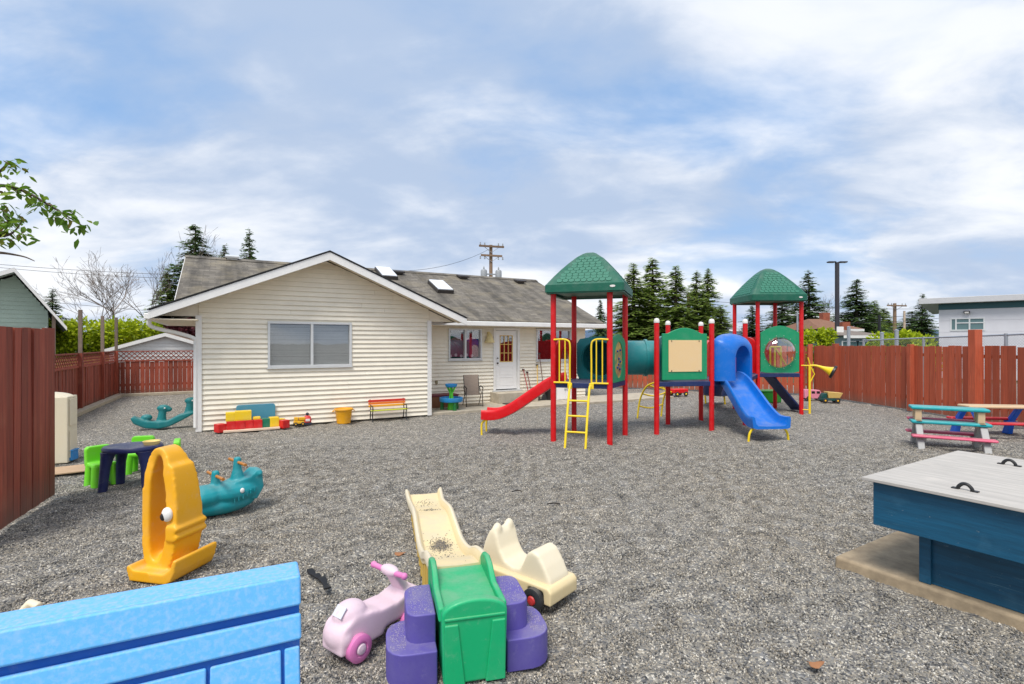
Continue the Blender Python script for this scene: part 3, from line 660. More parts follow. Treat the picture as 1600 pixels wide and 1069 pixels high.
deck([MT['FR'] + Vector((0.03, 0.0, 0)), XP + Vector((0.05, -0.05, 0)), RT['FL'] + Vector((-0.02, -0.05, 0)), RT['BL'], MT['BR'] + Vector((0.05, 0.1, 0))], 1.126, name='bridge_deck')
deck(quad(RT), 1.14)
# curved scaled roofs
PROF = [(1.0, 0.0), (1.0, 0.15), (0.965, 0.18), (0.82, 0.335), (0.66, 0.49), (0.49, 0.64), (0.32, 0.775), (0.18, 0.86), (0.09, 0.895), (0.02, 0.905)]
def prof_r(z):
    for (r0, z0), (r1, z1) in zip(PROF[2:], PROF[3:]):
        if z0 <= z <= z1: k = (z - z0) / (z1 - z0); return r0 + (r1 - r0) * k, (z1 - z0) / max(1e-3, (r0 - r1))
    return PROF[-1][0], 0.2
sm = MB(); outl = [(-0.5, 0.95), (0.5, 0.95), (0.5, 0.35), (0.42, 0.14), (0.24, 0.02), (0, -0.03), (-0.24, 0.02), (-0.42, 0.14), (-0.5, 0.35)]
sm.loft([[(x, -0.1 - 0.0, z) for x, z in outl], [(x * 0.94, -1.0 + 0.55 * (z > 0.9), z * 0.96 + 0.02) for x, z in outl]])
SCALE = sm.mesh('scale', p_scale, 35)
def play_roof(T, z, s, hs=1.0):
    c = sum(T.values(), Vector()) / 4; d = T['FR'] - T['FL']; rz = math.atan2(d.y, d.x)
    def ring(r, zz, n=5):
        pts = []; r *= s / 2; k = r * 0.9
        for a in range(4):
            for j in range(n):
                q = R(90 * a - 135 + 90 * 0) + 0; th = R(-90) * 0.5 + R(90) * j / (n - 1)
                cx, cy = [(-1, -1), (1, -1), (1, 1), (-1, 1)][a]
                ang0 = [180, 270, 0, 90][a] + 90 * j / (n - 1); rr = r - k
                pts.append((cx * k + rr * math.cos(R(ang0)), cy * k + rr * math.sin(R(ang0)), zz))
        return pts
    M = MB().loft([ring(0.9, 0.03)] + [ring(r, zz * hs) for r, zz in PROF])
    ro = M.build('roof', p_green, ps, smooth=38, loc=Vector((c.x, c.y, z)) - PO, rot=(0, 0, rz))
    MB().loft([ring(0.97, 0.0), ring(0.97, -0.03), ring(0.88, -0.03), ring(0.88, 0.0)], caps=False, close=True).build('rim', p_green, ro, smooth=40)
    MB().lathe([(0.001, 0), (0.5, 0), (0.5, 0.3), (0.001, 0.3)], (0, 0, 0), 20, Matrix.Rotation(R(90), 4, 'X')).build('badge', p_cap, ro, loc=(s * 0.36, -s / 2 - 0.002, 0.085), ).scale = (0.11, 0.02, 0.045)
    rows = 9
    for face in range(4):
        fr = R(90 * face)
        for i in range(rows):
            zz = 0.185 + (0.76 - 0.185) * (i + 0.1) / rows
            r, slope = prof_r(zz); r2, _ = prof_r(min(0.86, zz + 0.06)); half = r * s / 2; wid = half * 2 * 0.84 - 0.16
            n = max(1, round(wid / 0.125 - 0.5 * (i % 2))); th = math.atan2(0.06 * hs, (r - r2) * s / 2)
            for j in range(n):
                x = (j - (n - 1) / 2) * 0.125; y = -half + 0.002
                p = Matrix.Rotation(fr, 4, 'Z') @ Vector((x, y, zz * hs))
                rot = (Matrix.Rotation(fr, 4, 'Z') @ Matrix.Rotation(-(PI / 2 - th) * 0.96, 4, 'X')).to_euler()
                put('scale', SCALE, ro, p, rot, (0.118, 0.014, 0.10))
    return ro
play_roof(LT, 3.05, 1.62)
play_roof(RT, 3.24, 1.6, 1.12)
# slides: a trough swept along a path
def slide(name, mat, path, width, rail, parent=ps, flare=0.0):
    path = smoothpath(path, 6); rings = []; width0 = width
    for i, p in enumerate(path):
        d = path[min(i + 1, len(path) - 1)] - path[max(i - 1, 0)]; x = Vector((d.y, -d.x, 0)).normalized(); w = (width0 + flare * i / len(path)) / 2
        u = x.cross(d.normalized()); u = u if u.z > 0 else -u
        sec = [(-w, rail), (-w + 0.02, rail + 0.015), (-w + 0.055, rail), (-w + 0.075, 0.06), (-w + 0.13, 0.012), (0, 0), (w - 0.13, 0.012), (w - 0.075, 0.06), (w - 0.055, rail), (w - 0.02, rail + 0.015), (w, rail), (w + 0.005, rail - 0.05), (w - 0.015, -0.03), (w - 0.1, -0.05), (-w + 0.1, -0.05), (-w + 0.015, -0.03), (-w - 0.005, rail - 0.05)]
        rings.append([p + x * a + u * b for a, b in sec])
    return pl(MB().loft(rings), name, mat, parent, smooth=55)
lc = (LT['FL'] + LT['BL']) / 2; ld = Vector((-0.95, 0.21, 0)).normalized()
def rp(k, z): q = lc + ld * k; return (q.x, q.y, z)
slide('slide', p_redp, [rp(-0.05, 1.19), rp(0.2, 1.12), rp(0.5, 0.93), rp(0.8, 0.72), rp(1.1, 0.52), rp(1.4, 0.38), rp(1.62, 0.34), rp(1.82, 0.345)], 0.56, 0.17)
for s_ in (-0.2, 0.2):
    q = lc + ld * 1.68 + Vector((ld.y, -ld.x, 0)) * s_; e = ld * 0.14
    pl(MB().tube(smoothpath([(q.x, q.y, 0.31), (q.x + e.x * 0.5, q.y + e.y * 0.5, 0.29), (q.x + e.x, q.y + e.y, 0.2), (q.x + e.x, q.y + e.y, -0.04)], 5), 0.022, 8), 'slide_foot', p_yel, smooth=60)
bc = Vector((5.18, 12.33, 0)); bd = (Vector((5.36, 10.62, 0)) - bc).normalized()
def bp(k, z): q = bc + bd * k; return (q.x, q.y, z)
slide('slide', p_blue, [bp(-0.05, 1.13), bp(0.15, 1.11), bp(0.4, 0.98), bp(0.75, 0.72), bp(1.1, 0.46), bp(1.38, 0.31), bp(1.58, 0.28), bp(1.74, 0.285)], 0.6, 0.19, flare=0.24)
for s_ in (-0.3, 0.3):
    q = bc + bd * 1.62 + Vector((-bd.y, bd.x, 0)) * s_ * 0.95; o_ = Vector((-bd.y, bd.x, 0)) * s_ * 0.45
    pl(MB().tube(smoothpath([(q.x, q.y, 0.25), (q.x + o_.x * 0.5, q.y + o_.y * 0.5, 0.22), (q.x + o_.x, q.y + o_.y, 0.12), (q.x + o_.x * 1.15, q.y + o_.y, -0.04)], 5), 0.024, 8), 'slide_foot', p_yel, smooth=60)
# slide hoods (arched panels with an opening) between two posts
def arch_panel(name, mat, a, b, z0, z1, ow, oh, thick=0.06, bulge=0.0, n=14, parent=ps, oz=0.02):
    a, b = Vector(a), Vector(b); d = (b - a); L_ = d.length; ex = d.normalized(); ey = Vector((ex.y, -ex.x, 0)); m = MB()
    def at(x, z, y): q = a + ex * (L_ / 2 + x) + ey * y; return (q.x, q.y, z)
    hw = L_ / 2 - 0.07; out = [(-hw, z0)] + [(-hw * math.cos(PI * i / n) if 0 < i < n else (-hw if i == 0 else hw), z1 - 0.28 + 0.28 * math.sin(PI * i / n) ** 0.7) for i in range(n + 1)] + [(hw, z0)]
    inn = [(-ow / 2, z0 + oz)] + [(-ow / 2 * math.cos(PI * i / n), z0 + oh - ow / 2 + ow / 2 * math.sin(PI * i / n)) for i in range(n + 1)] + [(ow / 2, z0 + oz)]
    k = len(out)
    def blend(s, y): return [at(xo + (xi - xo) * s, zo + (zi - zo) * s, y) for (xo, zo), (xi, zi) in zip(out, inn)]
    if bulge > 0.1: rings = [blend(0, 0), blend(1, 0), blend(1.0, thick + bulge * 1.5), blend(0.8, thick + bulge * 1.55), blend(0.45, thick + bulge * 1.25), blend(0.18, thick + bulge * 0.7), blend(0.04, thick + bulge * 0.2)]
    else: rings = [blend(0, 0), blend(1, 0), blend(1, thick + bulge * 1.6), blend(0, thick + bulge)]
    K = len(rings)
    v0 = len(m.v)
    for r in rings: m.v += r
    for i in range(K):
        for j in range(k - 1):
            m.f.append((v0 + i * k + j, v0 + i * k + j + 1, v0 + ((i + 1) % K) * k + j + 1, v0 + ((i + 1) % K) * k + j))
    for j in (0, k - 1): m.f.append(tuple(v0 + i * k + j for i in range(K)))
    return pl(m, name, mat, parent, smooth=50)
arch_panel('slide_hood', p_redp, LT['FL'], LT['BL'], 1.2, 2.12, 0.56, 0.72, bulge=-0.02)
arch_panel('slide_hood', p_blue, MT['FR'], XP, 1.13, 2.24, 0.6, 0.82, bulge=0.2)
arch_panel('slide_hood', p_redp, MT['BR'], RT['BL'], 1.13, 2.15, 0.6, 0.7, bulge=0.05)
arch_panel('slide_hood', p_redp, RT['FL'] + Vector((-0.03, 0.05, 0)), RT['BL'], 1.14, 2.2, 0.6, 0.75)
# tunnel with its entrance panel in the left tower, bending round to the middle platform
te = (LT['BL'] + LT['BR']) / 2; tm = (MT['FL'] + MT['BL']) / 2 + Vector((0.02, 0, 0))
tp = smoothpath([(te.x, te.y, 1.66), (te.x + 0.14, te.y + 0.3, 1.66), (te.x + 0.42, te.y + 0.62, 1.66), (te.x + 0.95, te.y + 0.74, 1.66), (tm.x - 0.1, tm.y + 0.02, 1.66), (tm.x + 0.03, tm.y, 1.66)], 7)
nn = 24; tub = MB(); rings_o, rings_i = [], []
for i, p in enumerate(tp):
    d = (tp[min(i + 1, len(tp) - 1)] - tp[max(i - 1, 0)]).normalized(); x = Vector((d.y, -d.x, 0)).normalized()
    for rs, r in ((rings_o, 0.41), (rings_i, 0.385)): rs.append([p + x * math.cos(2 * PI * j / nn) * r + Vector((0, 0, 1)) * math.sin(2 * PI * j / nn) * r for j in range(nn)])
tub.loft(rings_o + rings_i[::-1], caps=False, close=True)
tun = pl(tub, 'tunnel', p_teal, smooth=60)
for k in (8, 16, 24, 31):
    p = tp[k]; d = (tp[k + 1] - tp[k - 1]).normalized(); x = Vector((d.y, -d.x, 0)).normalized(); rg = []
    for off, r in ((-0.03, 0.408), (-0.03, 0.445), (0.03, 0.445), (0.03, 0.408)): rg.append([p + d * off + x * math.cos(2 * PI * j / nn) * r + Vector((0, 0, 1)) * math.sin(2 * PI * j / nn) * r for j in range(nn)])
    MB().loft(rg, caps=False, close=True).build('flange', p_teal, tun, smooth=40)
def round_panel(name, mat, a, b, z0, z1, r, cz, thick, top=0.1, bow=0.0, parent=ps, hole=True, n=32, scal=1.0):
    """panel between two posts with a round (or oval) opening and a gently arched top"""
    a, b = Vector(a), Vector(b); d = b - a; L_ = d.length; ex = d.normalized(); ey = Vector((ex.y, -ex.x, 0)); hw = L_ / 2 - 0.075
    def at(x, z, y): q = a + ex * (L_ / 2 + x) + ey * y; return (q.x, q.y, z)
    outer = []; inner = []
    for j in range(n):
        an = 2 * PI * j / n; c, s = math.cos(an), math.sin(an)
        inner.append((c * r, cz + s * r * scal))
        k = min(hw / max(1e-6, abs(c)), (((z1 - cz) if s > 0 else (cz - z0)) / max(1e-6, abs(s)))); ox_, oz_ = c * k, cz + s * k
        if s > 0 and oz_ > z1 - 0.02: oz_ = z1 + top * math.cos(ox_ / hw * PI / 2) ** 1.5
        outer.append((ox_, oz_))
    rg = [[at(x, z, y) for x, z in pts] for pts, y in ((outer, -thick / 2), (inner, -thick / 2 - bow), (inner, thick / 2 + bow), (outer, thick / 2))]
    m = MB().loft(rg, caps=False, close=True)
    return pl(m, name, mat, parent, smooth=40), at
round_panel('tunnel_panel', p_teal, LT['BL'], LT['BR'], 1.2, 2.1, 0.4, 1.66, 0.06, 0.06, 0.03)
round_panel('tunnel_panel', p_teal, MT['FL'], MT['BL'], 1.13, 2.12, 0.4, 1.64, 0.06, 0.06, 0.03)
# activity panel with an oval face on the right side of the left tower
op, at = round_panel('activity_panel', p_pgreen, LT['FR'], LT['BR'], 1.2, 2.08, 0.32, 1.66, 0.05, 0.12, scal=1.2)
mo, N, L, bs = nodes('worn_print'); v = coords(N, L)
k = mixc(N, L, mapr(N, L, noise_n(N, L, v, 4, 3), 0.4, 0.6), lin((198, 168, 84)), lin((150, 96, 84)))
k = mixc(N, L, mapr(N, L, noise_n(N, L, v, 7, 3), 0.5, 0.62), k, lin((108, 140, 96)))
L.new(k, bs.inputs['Base Color']); bs.inputs['Roughness'].default_value = 0.5
m = MB().loft([[at(math.cos(2 * PI * j / 28) * 0.325, 1.66 + math.sin(2 * PI * j / 28) * 0.385, y) for j in range(28)] for y in (-0.008, 0.012)])
m.build('print_board', mo, op, smooth=40)
for x, z in ((-0.12, 1.84), (0.1, 1.86), (0.0, 1.68), (0.11, 1.62), (-0.1, 1.5), (0.07, 1.46), (-0.02, 1.56)):
    MB().ell(at(x, z, 0.02), (0.026, 0.026, 0.026), 10).build('bead', p_dblue, op, smooth=180)
# chalk panel on the middle platform
a, b = MT['FL'], MT['FR']; ex = (b - a).normalized(); ey = Vector((ex.y, -ex.x, 0)); Lm = (b - a).length; cm = (a + b) / 2
def mp_(x, z, y=0): q = cm + ex * x + ey * y; return Vector((q.x, q.y, z))
fr = MB(); hw = Lm / 2 - 0.13; nz_ = 16
outl = [(-hw, 1.17), (hw, 1.17)] + [(hw - 2 * hw * i / nz_, 2.23 + 0.13 * max(0, math.sin(PI * (i / nz_ - 0.12) / 0.76)) if 0.12 < i / nz_ < 0.88 else 2.23) for i in range(nz_ + 1)]
fr.loft([[mp_(x, z, y) for x, z in outl] for y in (-0.025, 0.025)])
fo = pl(fr, 'board_panel', p_pgreen, bevel=0.012)
tb = MB(); tb.loft([[mp_(x, z, y) for x, z in ((-hw + 0.15, 1.36), (hw - 0.15, 1.36), (hw - 0.15, 2.08), (-hw + 0.15, 2.08))] for y in (0.027, 0.04)])
tb.build('drawing_board', p_tan, fo)
for x in (-1, 1):
    for z in (1.38, 2.06): MB().ell(mp_(x * (hw - 0.22), z, 0.042), (0.014, 0.014, 0.014), 8).build('bolt', m_black, fo, smooth=180)
# bubble window panel on the right tower
bpnl, at2 = round_panel('bubble_panel', p_pgreen, RT['FL'], RT['FR'], 1.16, 2.36, 0.45, 1.75, 0.05, 0.16)
dm = MB(); dm.loft([[at2(math.cos(2 * PI * j / 28) * r, 1.75 + math.sin(2 * PI * j / 28) * r, y) for j in range(28)] for r, y in ((0.45, 0.02), (0.44, 0.07), (0.38, 0.15), (0.27, 0.21), (0.14, 0.24), (0.02, 0.25))], caps=False)
dm.build('bubble', glass('clear_bubble', (240, 244, 250), 0.1, 0.04), bpnl, smooth=180)
for j in range(14):
    an = 2 * PI * j / 14; MB().ell(at2(math.cos(an) * 0.485, 1.75 + math.sin(an) * 0.485, 0.032), (0.009, 0.009, 0.009), 6).build('bolt', p_cap, bpnl, smooth=180)
# yellow handrail gates and ladder at the front of the left tower
ex = (LT['FR'] - LT['FL']).normalized(); ey = Vector((ex.y, -ex.x, 0))
def fl(x, z, y=0): q = LT['FL'] + ex * x + ey * y; return Vector((q.x, q.y, z))
Lw = (LT['FR'] - LT['FL']).length
for x0, x1, flip in ((0.02, 0.36, 1), (Lw - 0.36, Lw - 0.02, -1)):
    g = MB(); r = 0.019; xi = x1 if flip > 0 else x0; xo = x0 if flip > 0 else x1
    g.tube(smoothpath([fl(xo, 2.08, 0.05), fl((xo + xi) / 2, 2.09, 0.05), fl(xi - flip * 0.06, 2.07, 0.05), fl(xi, 1.98, 0.05), fl(xi, 1.6, 0.05), fl(xi, 1.14, 0.05)], 5), r, 8)
    g.tube([fl(xo, 1.2, 0.05), fl(xi, 1.2, 0.05)], r, 8)
    for k in (0.12, 0.24): g.tube([fl(xo + flip * k, 2.07, 0.05), fl(xo + flip * k, 1.2, 0.05)], 0.014, 8)
    pl(g, 'hand_rail', p_yel, smooth=60)
    g = MB(); g.box(fl(xi, 1.14, 0.06), (0.09, 0.07, 0.12)); pl(g, 'rail_bracket', p_yel, bevel=0.01)
lad = MB(); x0, x1 = 0.38, Lw - 0.38
for x in (x0, x1): lad.tube(smoothpath([fl(x, 1.16, 0.06), fl(x, 1.10, 0.16), fl(x, 0.85, 0.28), fl(x, 0.4, 0.45), fl(x, -0.04, 0.58)], 5), 0.024, 8)
ldo = pl(lad, 'ladder', p_yel, smooth=60)
for z, y in ((0.86, 0.277), (0.57, 0.387), (0.27, 0.492)): MB().tube([fl(x0, z, y), fl(x1, z, y)], 0.02, 8).build('rung', p_yel, ldo, smooth=60)
# arched climber behind the middle platform
ca_, cb_ = G(996, 652), G(1033, 649); top1, top2 = MT['BL'] + Vector((-0.05, 0.05, 1.05)), MT['BL'] + Vector((0.45, 0.25, 1.05))
cl_ = MB(); rl = []
for q, tp_ in ((ca_, top1), (cb_, top2)):
    path = smoothpath([(q.x, q.y, -0.04), (q.x + 0.06, q.y - 0.06, 0.5), (q.x + 0.3 * (tp_.x - q.x) + 0.05, q.y + 0.4 * (tp_.y - q.y), 0.9), tuple(tp_)], 6); cl_.tube(path, 0.024, 8); rl.append(path)
clo = pl(cl_, 'arch_climber', p_yel, smooth=60)
for k in (4, 8, 12): MB().tube(smoothpath([rl[0][k], (rl[0][k] + rl[1][k]) / 2 - Vector((0, 0, 0.08)), rl[1][k]], 4), 0.02, 8).build('rung', p_yel, clo, smooth=60)
# slide end behind, navy ladder ramp, yellow talk tube
slide('slide', p_dblue, [(6.0, 14.6, 1.12), (6.05, 15.1, 0.98), (6.2, 15.8, 0.68), (6.4, 16.5, 0.42), (6.7, 17.1, 0.3), (7.1, 17.5, 0.28)], 0.6, 0.2)
for q in ((6.55, 17.45), (7.1, 17.2)): pl(MB().tube([(q[0], q[1], 0.26), (q[0] + 0.03, q[1], -0.03)], 0.03, 8), 'slide_foot', p_yel, smooth=60)
ra, rb = RT['BR'] + Vector((0.0, -0.55, 1.1)), RT['BR'] + Vector((0.55, -0.7, 0.0))
ramp = MB(); ramp.bar(ra + Vector((-0.55, 0, 0)), rb + Vector((-0.25, 0, 0.02)), 0.7, 0.06, up=(0.5, 0, 0.5)); pl(ramp, 'climbing_ramp', p_navy, bevel=0.02)
tpx = RT['FR'] + Vector((0.17, -0.12, 0))
pl(MB().tube([(tpx.x, tpx.y, -0.04), (tpx.x, tpx.y, 1.36)], 0.032, 10), 'talk_pole', p_yel, smooth=60)
pl(MB().tube([(tpx.x - 0.2, tpx.y + 0.08, 1.37), (tpx.x + 0.05, tpx.y, 1.37)], 0.018, 8).tube([(tpx.x - 0.05, tpx.y, 1.6), (tpx.x + 0.02, tpx.y, 1.36), (tpx.x + 0.14, tpx.y, 1.13), (tpx.x + 0.02, tpx.y, 0.9)], 0.016, 8).tube([(tpx.x - 0.16, tpx.y + 0.08, 0.1), (tpx.x, tpx.y, 0.1)], 0.016, 8), 'pole_bracket', p_yel, smooth=60)
hp = smoothpath([(tpx.x, tpx.y, 1.37), (tpx.x + 0.16, tpx.y - 0.05, 1.37), (tpx.x + 0.34, tpx.y - 0.16, 1.29), (tpx.x + 0.5, tpx.y - 0.28, 1.2)], 4)
hn = pl(MB().tube(hp, 0.03, 16, radii=[0.026, 0.026, 0.027, 0.028, 0.03, 0.034, 0.04, 0.05, 0.065, 0.085, 0.11, 0.14, 0.165][:len(hp)]), 'horn', p_yel, smooth=50)
dv = (hp[-1] - hp[-2]).normalized(); Mq = Matrix.Translation(hp[-1]) @ dv.to_track_quat('Z', 'Y').to_matrix().to_4x4()
t_ = MB().lathe([(0.15, -0.03), (0.185, -0.03), (0.19, 0.03), (0.15, 0.035)], (0, 0, 0), 20); MB().add(t_.v, t_.f, Mq).build('horn_ring', m_black, hn, smooth=50)
t_ = MB().lathe([(0.001, 0.004), (0.148, 0.02), (0.148, 0.03), (0.001, 0.01)], (0, 0, 0), 20); MB().add(t_.v, t_.f, Mq).build('horn_mouth', plastic('deep_yellow', (205, 160, 20)), hn, smooth=50)
# yellow steering gear seen through the bubble
g = MB(); c = (RT['FL'] + RT['FR']) / 2 + Vector((0.1, 0.5, 0))
for x in (-0.12, 0.02, 0.2): g.tube([(c.x + x, c.y, 1.14), (c.x + x, c.y, 1.9)], 0.03, 8)
g.tube([(c.x + 0.02, c.y, 1.9), (c.x + 0.36, c.y, 1.35)], 0.025, 8); g.tube([(c.x - 0.12, c.y, 1.9), (c.x + 0.2, c.y, 1.9)], 0.03, 8)
pl(g, 'inner_rail', p_yel, smooth=60)
arch_panel('rear_barrier', p_redp, RT['BL'], RT['BR'], 1.14, 2.2, 0.5, 0.5, oz=0.2)
# ---------------------------------------------------------------- toys in the foreground
def wheel(parent, c, r, w, axis, tyre, hub, name='wheel'):
    M = Matrix.Rotation(R(90), 4, 'X' if axis == 'y' else 'Y')
    o = MB().lathe([(0.001, -w / 2), (r * 0.8, -w / 2), (r, -w * 0.35), (r, w * 0.35), (r * 0.8, w / 2), (r * 0.55, w / 2), (r * 0.5, w * 0.4), (0.001, w * 0.4)], (0, 0, 0), 22, M).build(name, tyre, parent, smooth=40, loc=c)
    for s in (-1, 1): MB().lathe([(0.001, 0), (r * 0.42, 0), (r * 0.34, 0.01), (0.001, 0.016)], (0, 0, 0), 16, M @ Matrix.Translation((0, 0, s * w * 0.42)) @ Matrix.Diagonal((1, 1, s, 1))).build('hub', hub, o, smooth=40)
    return o
p_cream = plastic('cream_plastic', (226, 214, 186), 0.45, 0.3, 0.2)
p_track = plastic('pale_yellow_track', (226, 206, 160), 0.45, 0.4, 0.18)
p_skirt = plastic('yellow_skirt', (214, 178, 84), 0.5, 0.2, 0.2)
p_kgreen = plastic('green_platform', (14, 168, 108), 0.4, 0.15, 0.2)
p_purple = plastic('purple_steps', (90, 80, 158), 0.45, 0.2, 0.3)
CO = G(740, 1062); CR = R(14.3)
co = thing('toy_coaster', 'toy roller coaster with green platform, purple steps and pale wavy track', 'toy coaster', CO, CR)
# green platform: deck, side walls, front panel with tapered rib
pf = MB(); pf.prism([(-0.18, 0.0), (0.18, 0.0), (0.19, 0.66), (-0.19, 0.66)], 0.0, 0.40, 'xy')
pfo = pf.build('platform', p_kgreen, co, bevel=0.02, seg=3)
for s in (-1, 1):
    MB().prism([(0.0, 0.36), (0.02, 0.44), (0.30, 0.435), (0.34, 0.45), (0.42, 0.50), (0.52, 0.52), (0.62, 0.50), (0.70, 0.44), (0.7, 0.05), (0.62, 0.05), (0.6, 0.36)], s * 0.168, s * 0.208, 'yz').build('side_wall', p_kgreen, pfo, bevel=0.015, seg=3)
fp = [(-0.185, 0.02), (0.185, 0.02), (0.195, 0.42)] + [(0.195 * math.cos(PI * i / 12), 0.42 + 0.085 * math.sin(PI * i / 12)) for i in range(1, 12)] + [(-0.195, 0.42)]
MB().prism(fp, -0.055, 0.01).build('front_panel', p_kgreen, pfo, bevel=0.018, seg=3)
MB().prism([(-0.18, 0.395), (0.18, 0.395), (0.18, 0.41), (-0.18, 0.41)], -0.064, -0.05).build('panel_ridge', p_kgreen, pfo, bevel=0.005)
for s in (-1, 1): MB().prism([(s * 0.18, 0.02), (s * 0.06, 0.02), (s * 0.1, 0.375), (s * 0.18, 0.375)], -0.07, -0.05).build('panel_rib', p_kgreen, pfo, bevel=0.008)
def specks(name, parent, mat, spots, seed=1):
    """spilt pebbles lying on a toy"""
    random.seed(seed); m = MB(); ico = [(0, 0, 1), (0.9, 0, 0), (0, 0.9, 0), (-0.9, 0, 0), (0, -0.9, 0), (0, 0, -0.6)]; fs = [(0, 1, 2), (0, 2, 3), (0, 3, 4), (0, 4, 1), (5, 2, 1), (5, 3, 2), (5, 4, 3), (5, 1, 4)]
    for (x, y, z, r) in spots:
        m.add(ico, fs, Matrix.Translation((x, y, z)) @ Matrix.Rotation(random.uniform(0, 6), 4, 'Z') @ Matrix.Diagonal((r, r * random.uniform(0.6, 1), r * 0.6, 1)))
    return m.build(name, mat, parent, kind='stuff')
m_spk2 = foliage('dust_mix', [(150, 140, 170), (176, 168, 186), (126, 116, 150), (196, 188, 190)], 0.9, 0.0)
# steps both sides
def step(s):
    m = MB()
    def rb(x0, x1, y0, y1, h, r=0.06):
        pts = []
        for cx, cy, a0 in ((x1 - r, y0 + r, -90), (x1 - r, y1 - r, 0), (x0 + 0.01, y1 - 0.01, 90), (x0 + 0.01, y0 + 0.01, 180)):
            rr = r if cx > (x0 + x1) / 2 else 0.01
            pts += [(s * (cx + rr * math.cos(R(a0 + 22.5 * k))), cy + rr * math.sin(R(a0 + 22.5 * k))) for k in range(5)]
        m.prism(pts, -0.01, h, 'xy')
    rb(0.211, 0.385, 0.12, 0.52, 0.36, 0.08); rb(0.211, 0.505, 0.02, 0.42, 0.19, 0.13)
    o = m.build('steps', p_purple, co, bevel=0.016, seg=3)
    for x0, x1, y0, y1, z in ((0.235, 0.36, 0.16, 0.49, 0.361), (0.40, 0.47, 0.10, 0.36, 0.191)):
        specks('dust', o, m_spk2, [(s * random.uniform(x0 - 0.01, x1 + 0.01), random.uniform(y0 - 0.02, y1 + 0.02), z, random.choice((0.0022, 0.003, 0.004))) for _ in range(420)], seed=int(x0 * 100))
    return o
step(-1); step(1)
prof = smoothpath([(0.66, 0, 0.40), (0.95, 0, 0.335), (1.3, 0, 0.20), (1.7, 0, 0.125), (2.1, 0, 0.14), (2.5, 0, 0.165), (2.9, 0, 0.10), (3.3, 0, 0.035), (3.7, 0, 0.05)], 6)
rings, skl = [], []
def tw(y): return 0.205 + 0.02 * max(0, y - 3.2) / 0.5
for p in prof:
    y, z = p.x, p.z; w = tw(y)
    rings.append([(-w, y, z + 0.065), (-w + 0.022, y, z + 0.07), (-w + 0.04, y, z + 0.055), (-w + 0.05, y, z + 0.01), (0, y, z + 0.004), (w - 0.05, y, z + 0.01), (w - 0.04, y, z + 0.055), (w - 0.022, y, z + 0.07), (w, y, z + 0.065), (w, y, z - 0.02), (-w, y, z - 0.02)])
tr = MB().loft(rings).build('track', p_track, co, smooth=50)
for s in (-1, 1):
    rb_ = []
    for p in prof:
        y, z = p.x, p.z; w = tw(y); rb_.append([(s * (w - 0.026), y, z + 0.07), (s * (w - 0.012), y, z + 0.084), (s * (w + 0.006), y, z + 0.075), (s * (w + 0.01), y, z + 0.02), (s * (w - 0.01), y, z + 0.02)])
    MB().loft(rb_).build('track_rail', p_cream, tr, smooth=60)
    for k in range(3, len(prof) - 8, 3):
        p = prof[k]
        if p.z > 0.07: MB().span(s * (tw(p.x) - 0.035), s * (tw(p.x) - 0.004), p.x - 0.035, p.x + 0.035, -0.01, p.z - 0.015).build('track_leg', p_skirt, tr, bevel=0.006)
def zt(y):
    for a, b in zip(prof, prof[1:]):
        if a.x <= y <= b.x: return a.z + (b.z - a.z) * (y - a.x) / (b.x - a.x) + 0.009
    return 0.05
m_spk = foliage('pebble_mix', [(60, 60, 62), (112, 108, 102), (150, 138, 118), (92, 92, 96)], 0.8, 0.0)
random.seed(8); sp_ = []
for cy, sx, sy, n in ((1.75, 0.045, 0.075, 700), (1.6, 0.10, 0.28, 90), (2.85, 0.05, 0.05, 70), (3.35, 0.06, 0.08, 70)):
    for i in range(n):
        x, y = random.gauss(0.0, sx), random.gauss(cy, sy)
        if abs(x) < 0.15 and 0.75 < y < 3.65: sp_.append((x, y, zt(y), random.uniform(0.004, 0.009)))
specks('spilt_pebbles', tr, m_spk, sp_)
# cream coaster car
ca0, ca1 = Vector((-0.20, 4.42, 0)), Vector((0.38, 3.93, 0)); dcar = ca1 - ca0
car = thing('ride_on_car', 'cream plastic ride-on coaster car with black wheels beside the toy coaster', 'ride-on car', ca0 + Vector((0, 0, 0)), math.atan2(dcar.y, dcar.x))
up = [(0.02, 0.15), (0.03, 0.24), (0.07, 0.36), (0.12, 0.455), (0.165, 0.48), (0.20, 0.44), (0.235, 0.33), (0.29, 0.25), (0.38, 0.225), (0.45, 0.235), (0.485, 0.30), (0.52, 0.375), (0.57, 0.405), (0.63, 0.385), (0.69, 0.30), (0.74, 0.21), (0.75, 0.15)]
body = MB().prism(up, -0.13, 0.13); low = MB().prism([(-0.01, 0.06), (0.05, 0.06), (0.06, 0.15), (0.2, 0.15), (0.21, 0.06), (0.56, 0.06), (0.57, 0.15), (0.71, 0.15), (0.72, 0.06), (0.78, 0.06), (0.785, 0.15), (0.76, 0.19), (0.01, 0.19), (-0.015, 0.15)], -0.18, 0.18)
for s in (-1, 1): body.ell((0.165, s * 0.075, 0.46), (0.04, 0.045, 0.06))
bo = body.build('body', p_cream, car, molded=0.012, iters=8); low.build('chassis', p_track, car, molded=0.012, iters=5)
p_ctyre = plastic('black_wheel', (40, 42, 46), 0.5, 0.2, 0.3); p_rhub = plastic('red_hub', (190, 34, 34))
for x in (0.13, 0.64):
    for s in (-1, 1):
        wheel(car, (x, s * 0.20, 0.08), 0.086, 0.06, 'y', p_ctyre, p_rhub)
MB().box((0.38, -0.193, 0.12), (0.065, 0.006, 0.08)).build('badge', p_track, car, bevel=0.01)
MB().ell((0.38, -0.197, 0.12), (0.02, 0.004, 0.024), 12).build('emblem', plastic('tan_emblem', (190, 160, 110)), car, smooth=180)
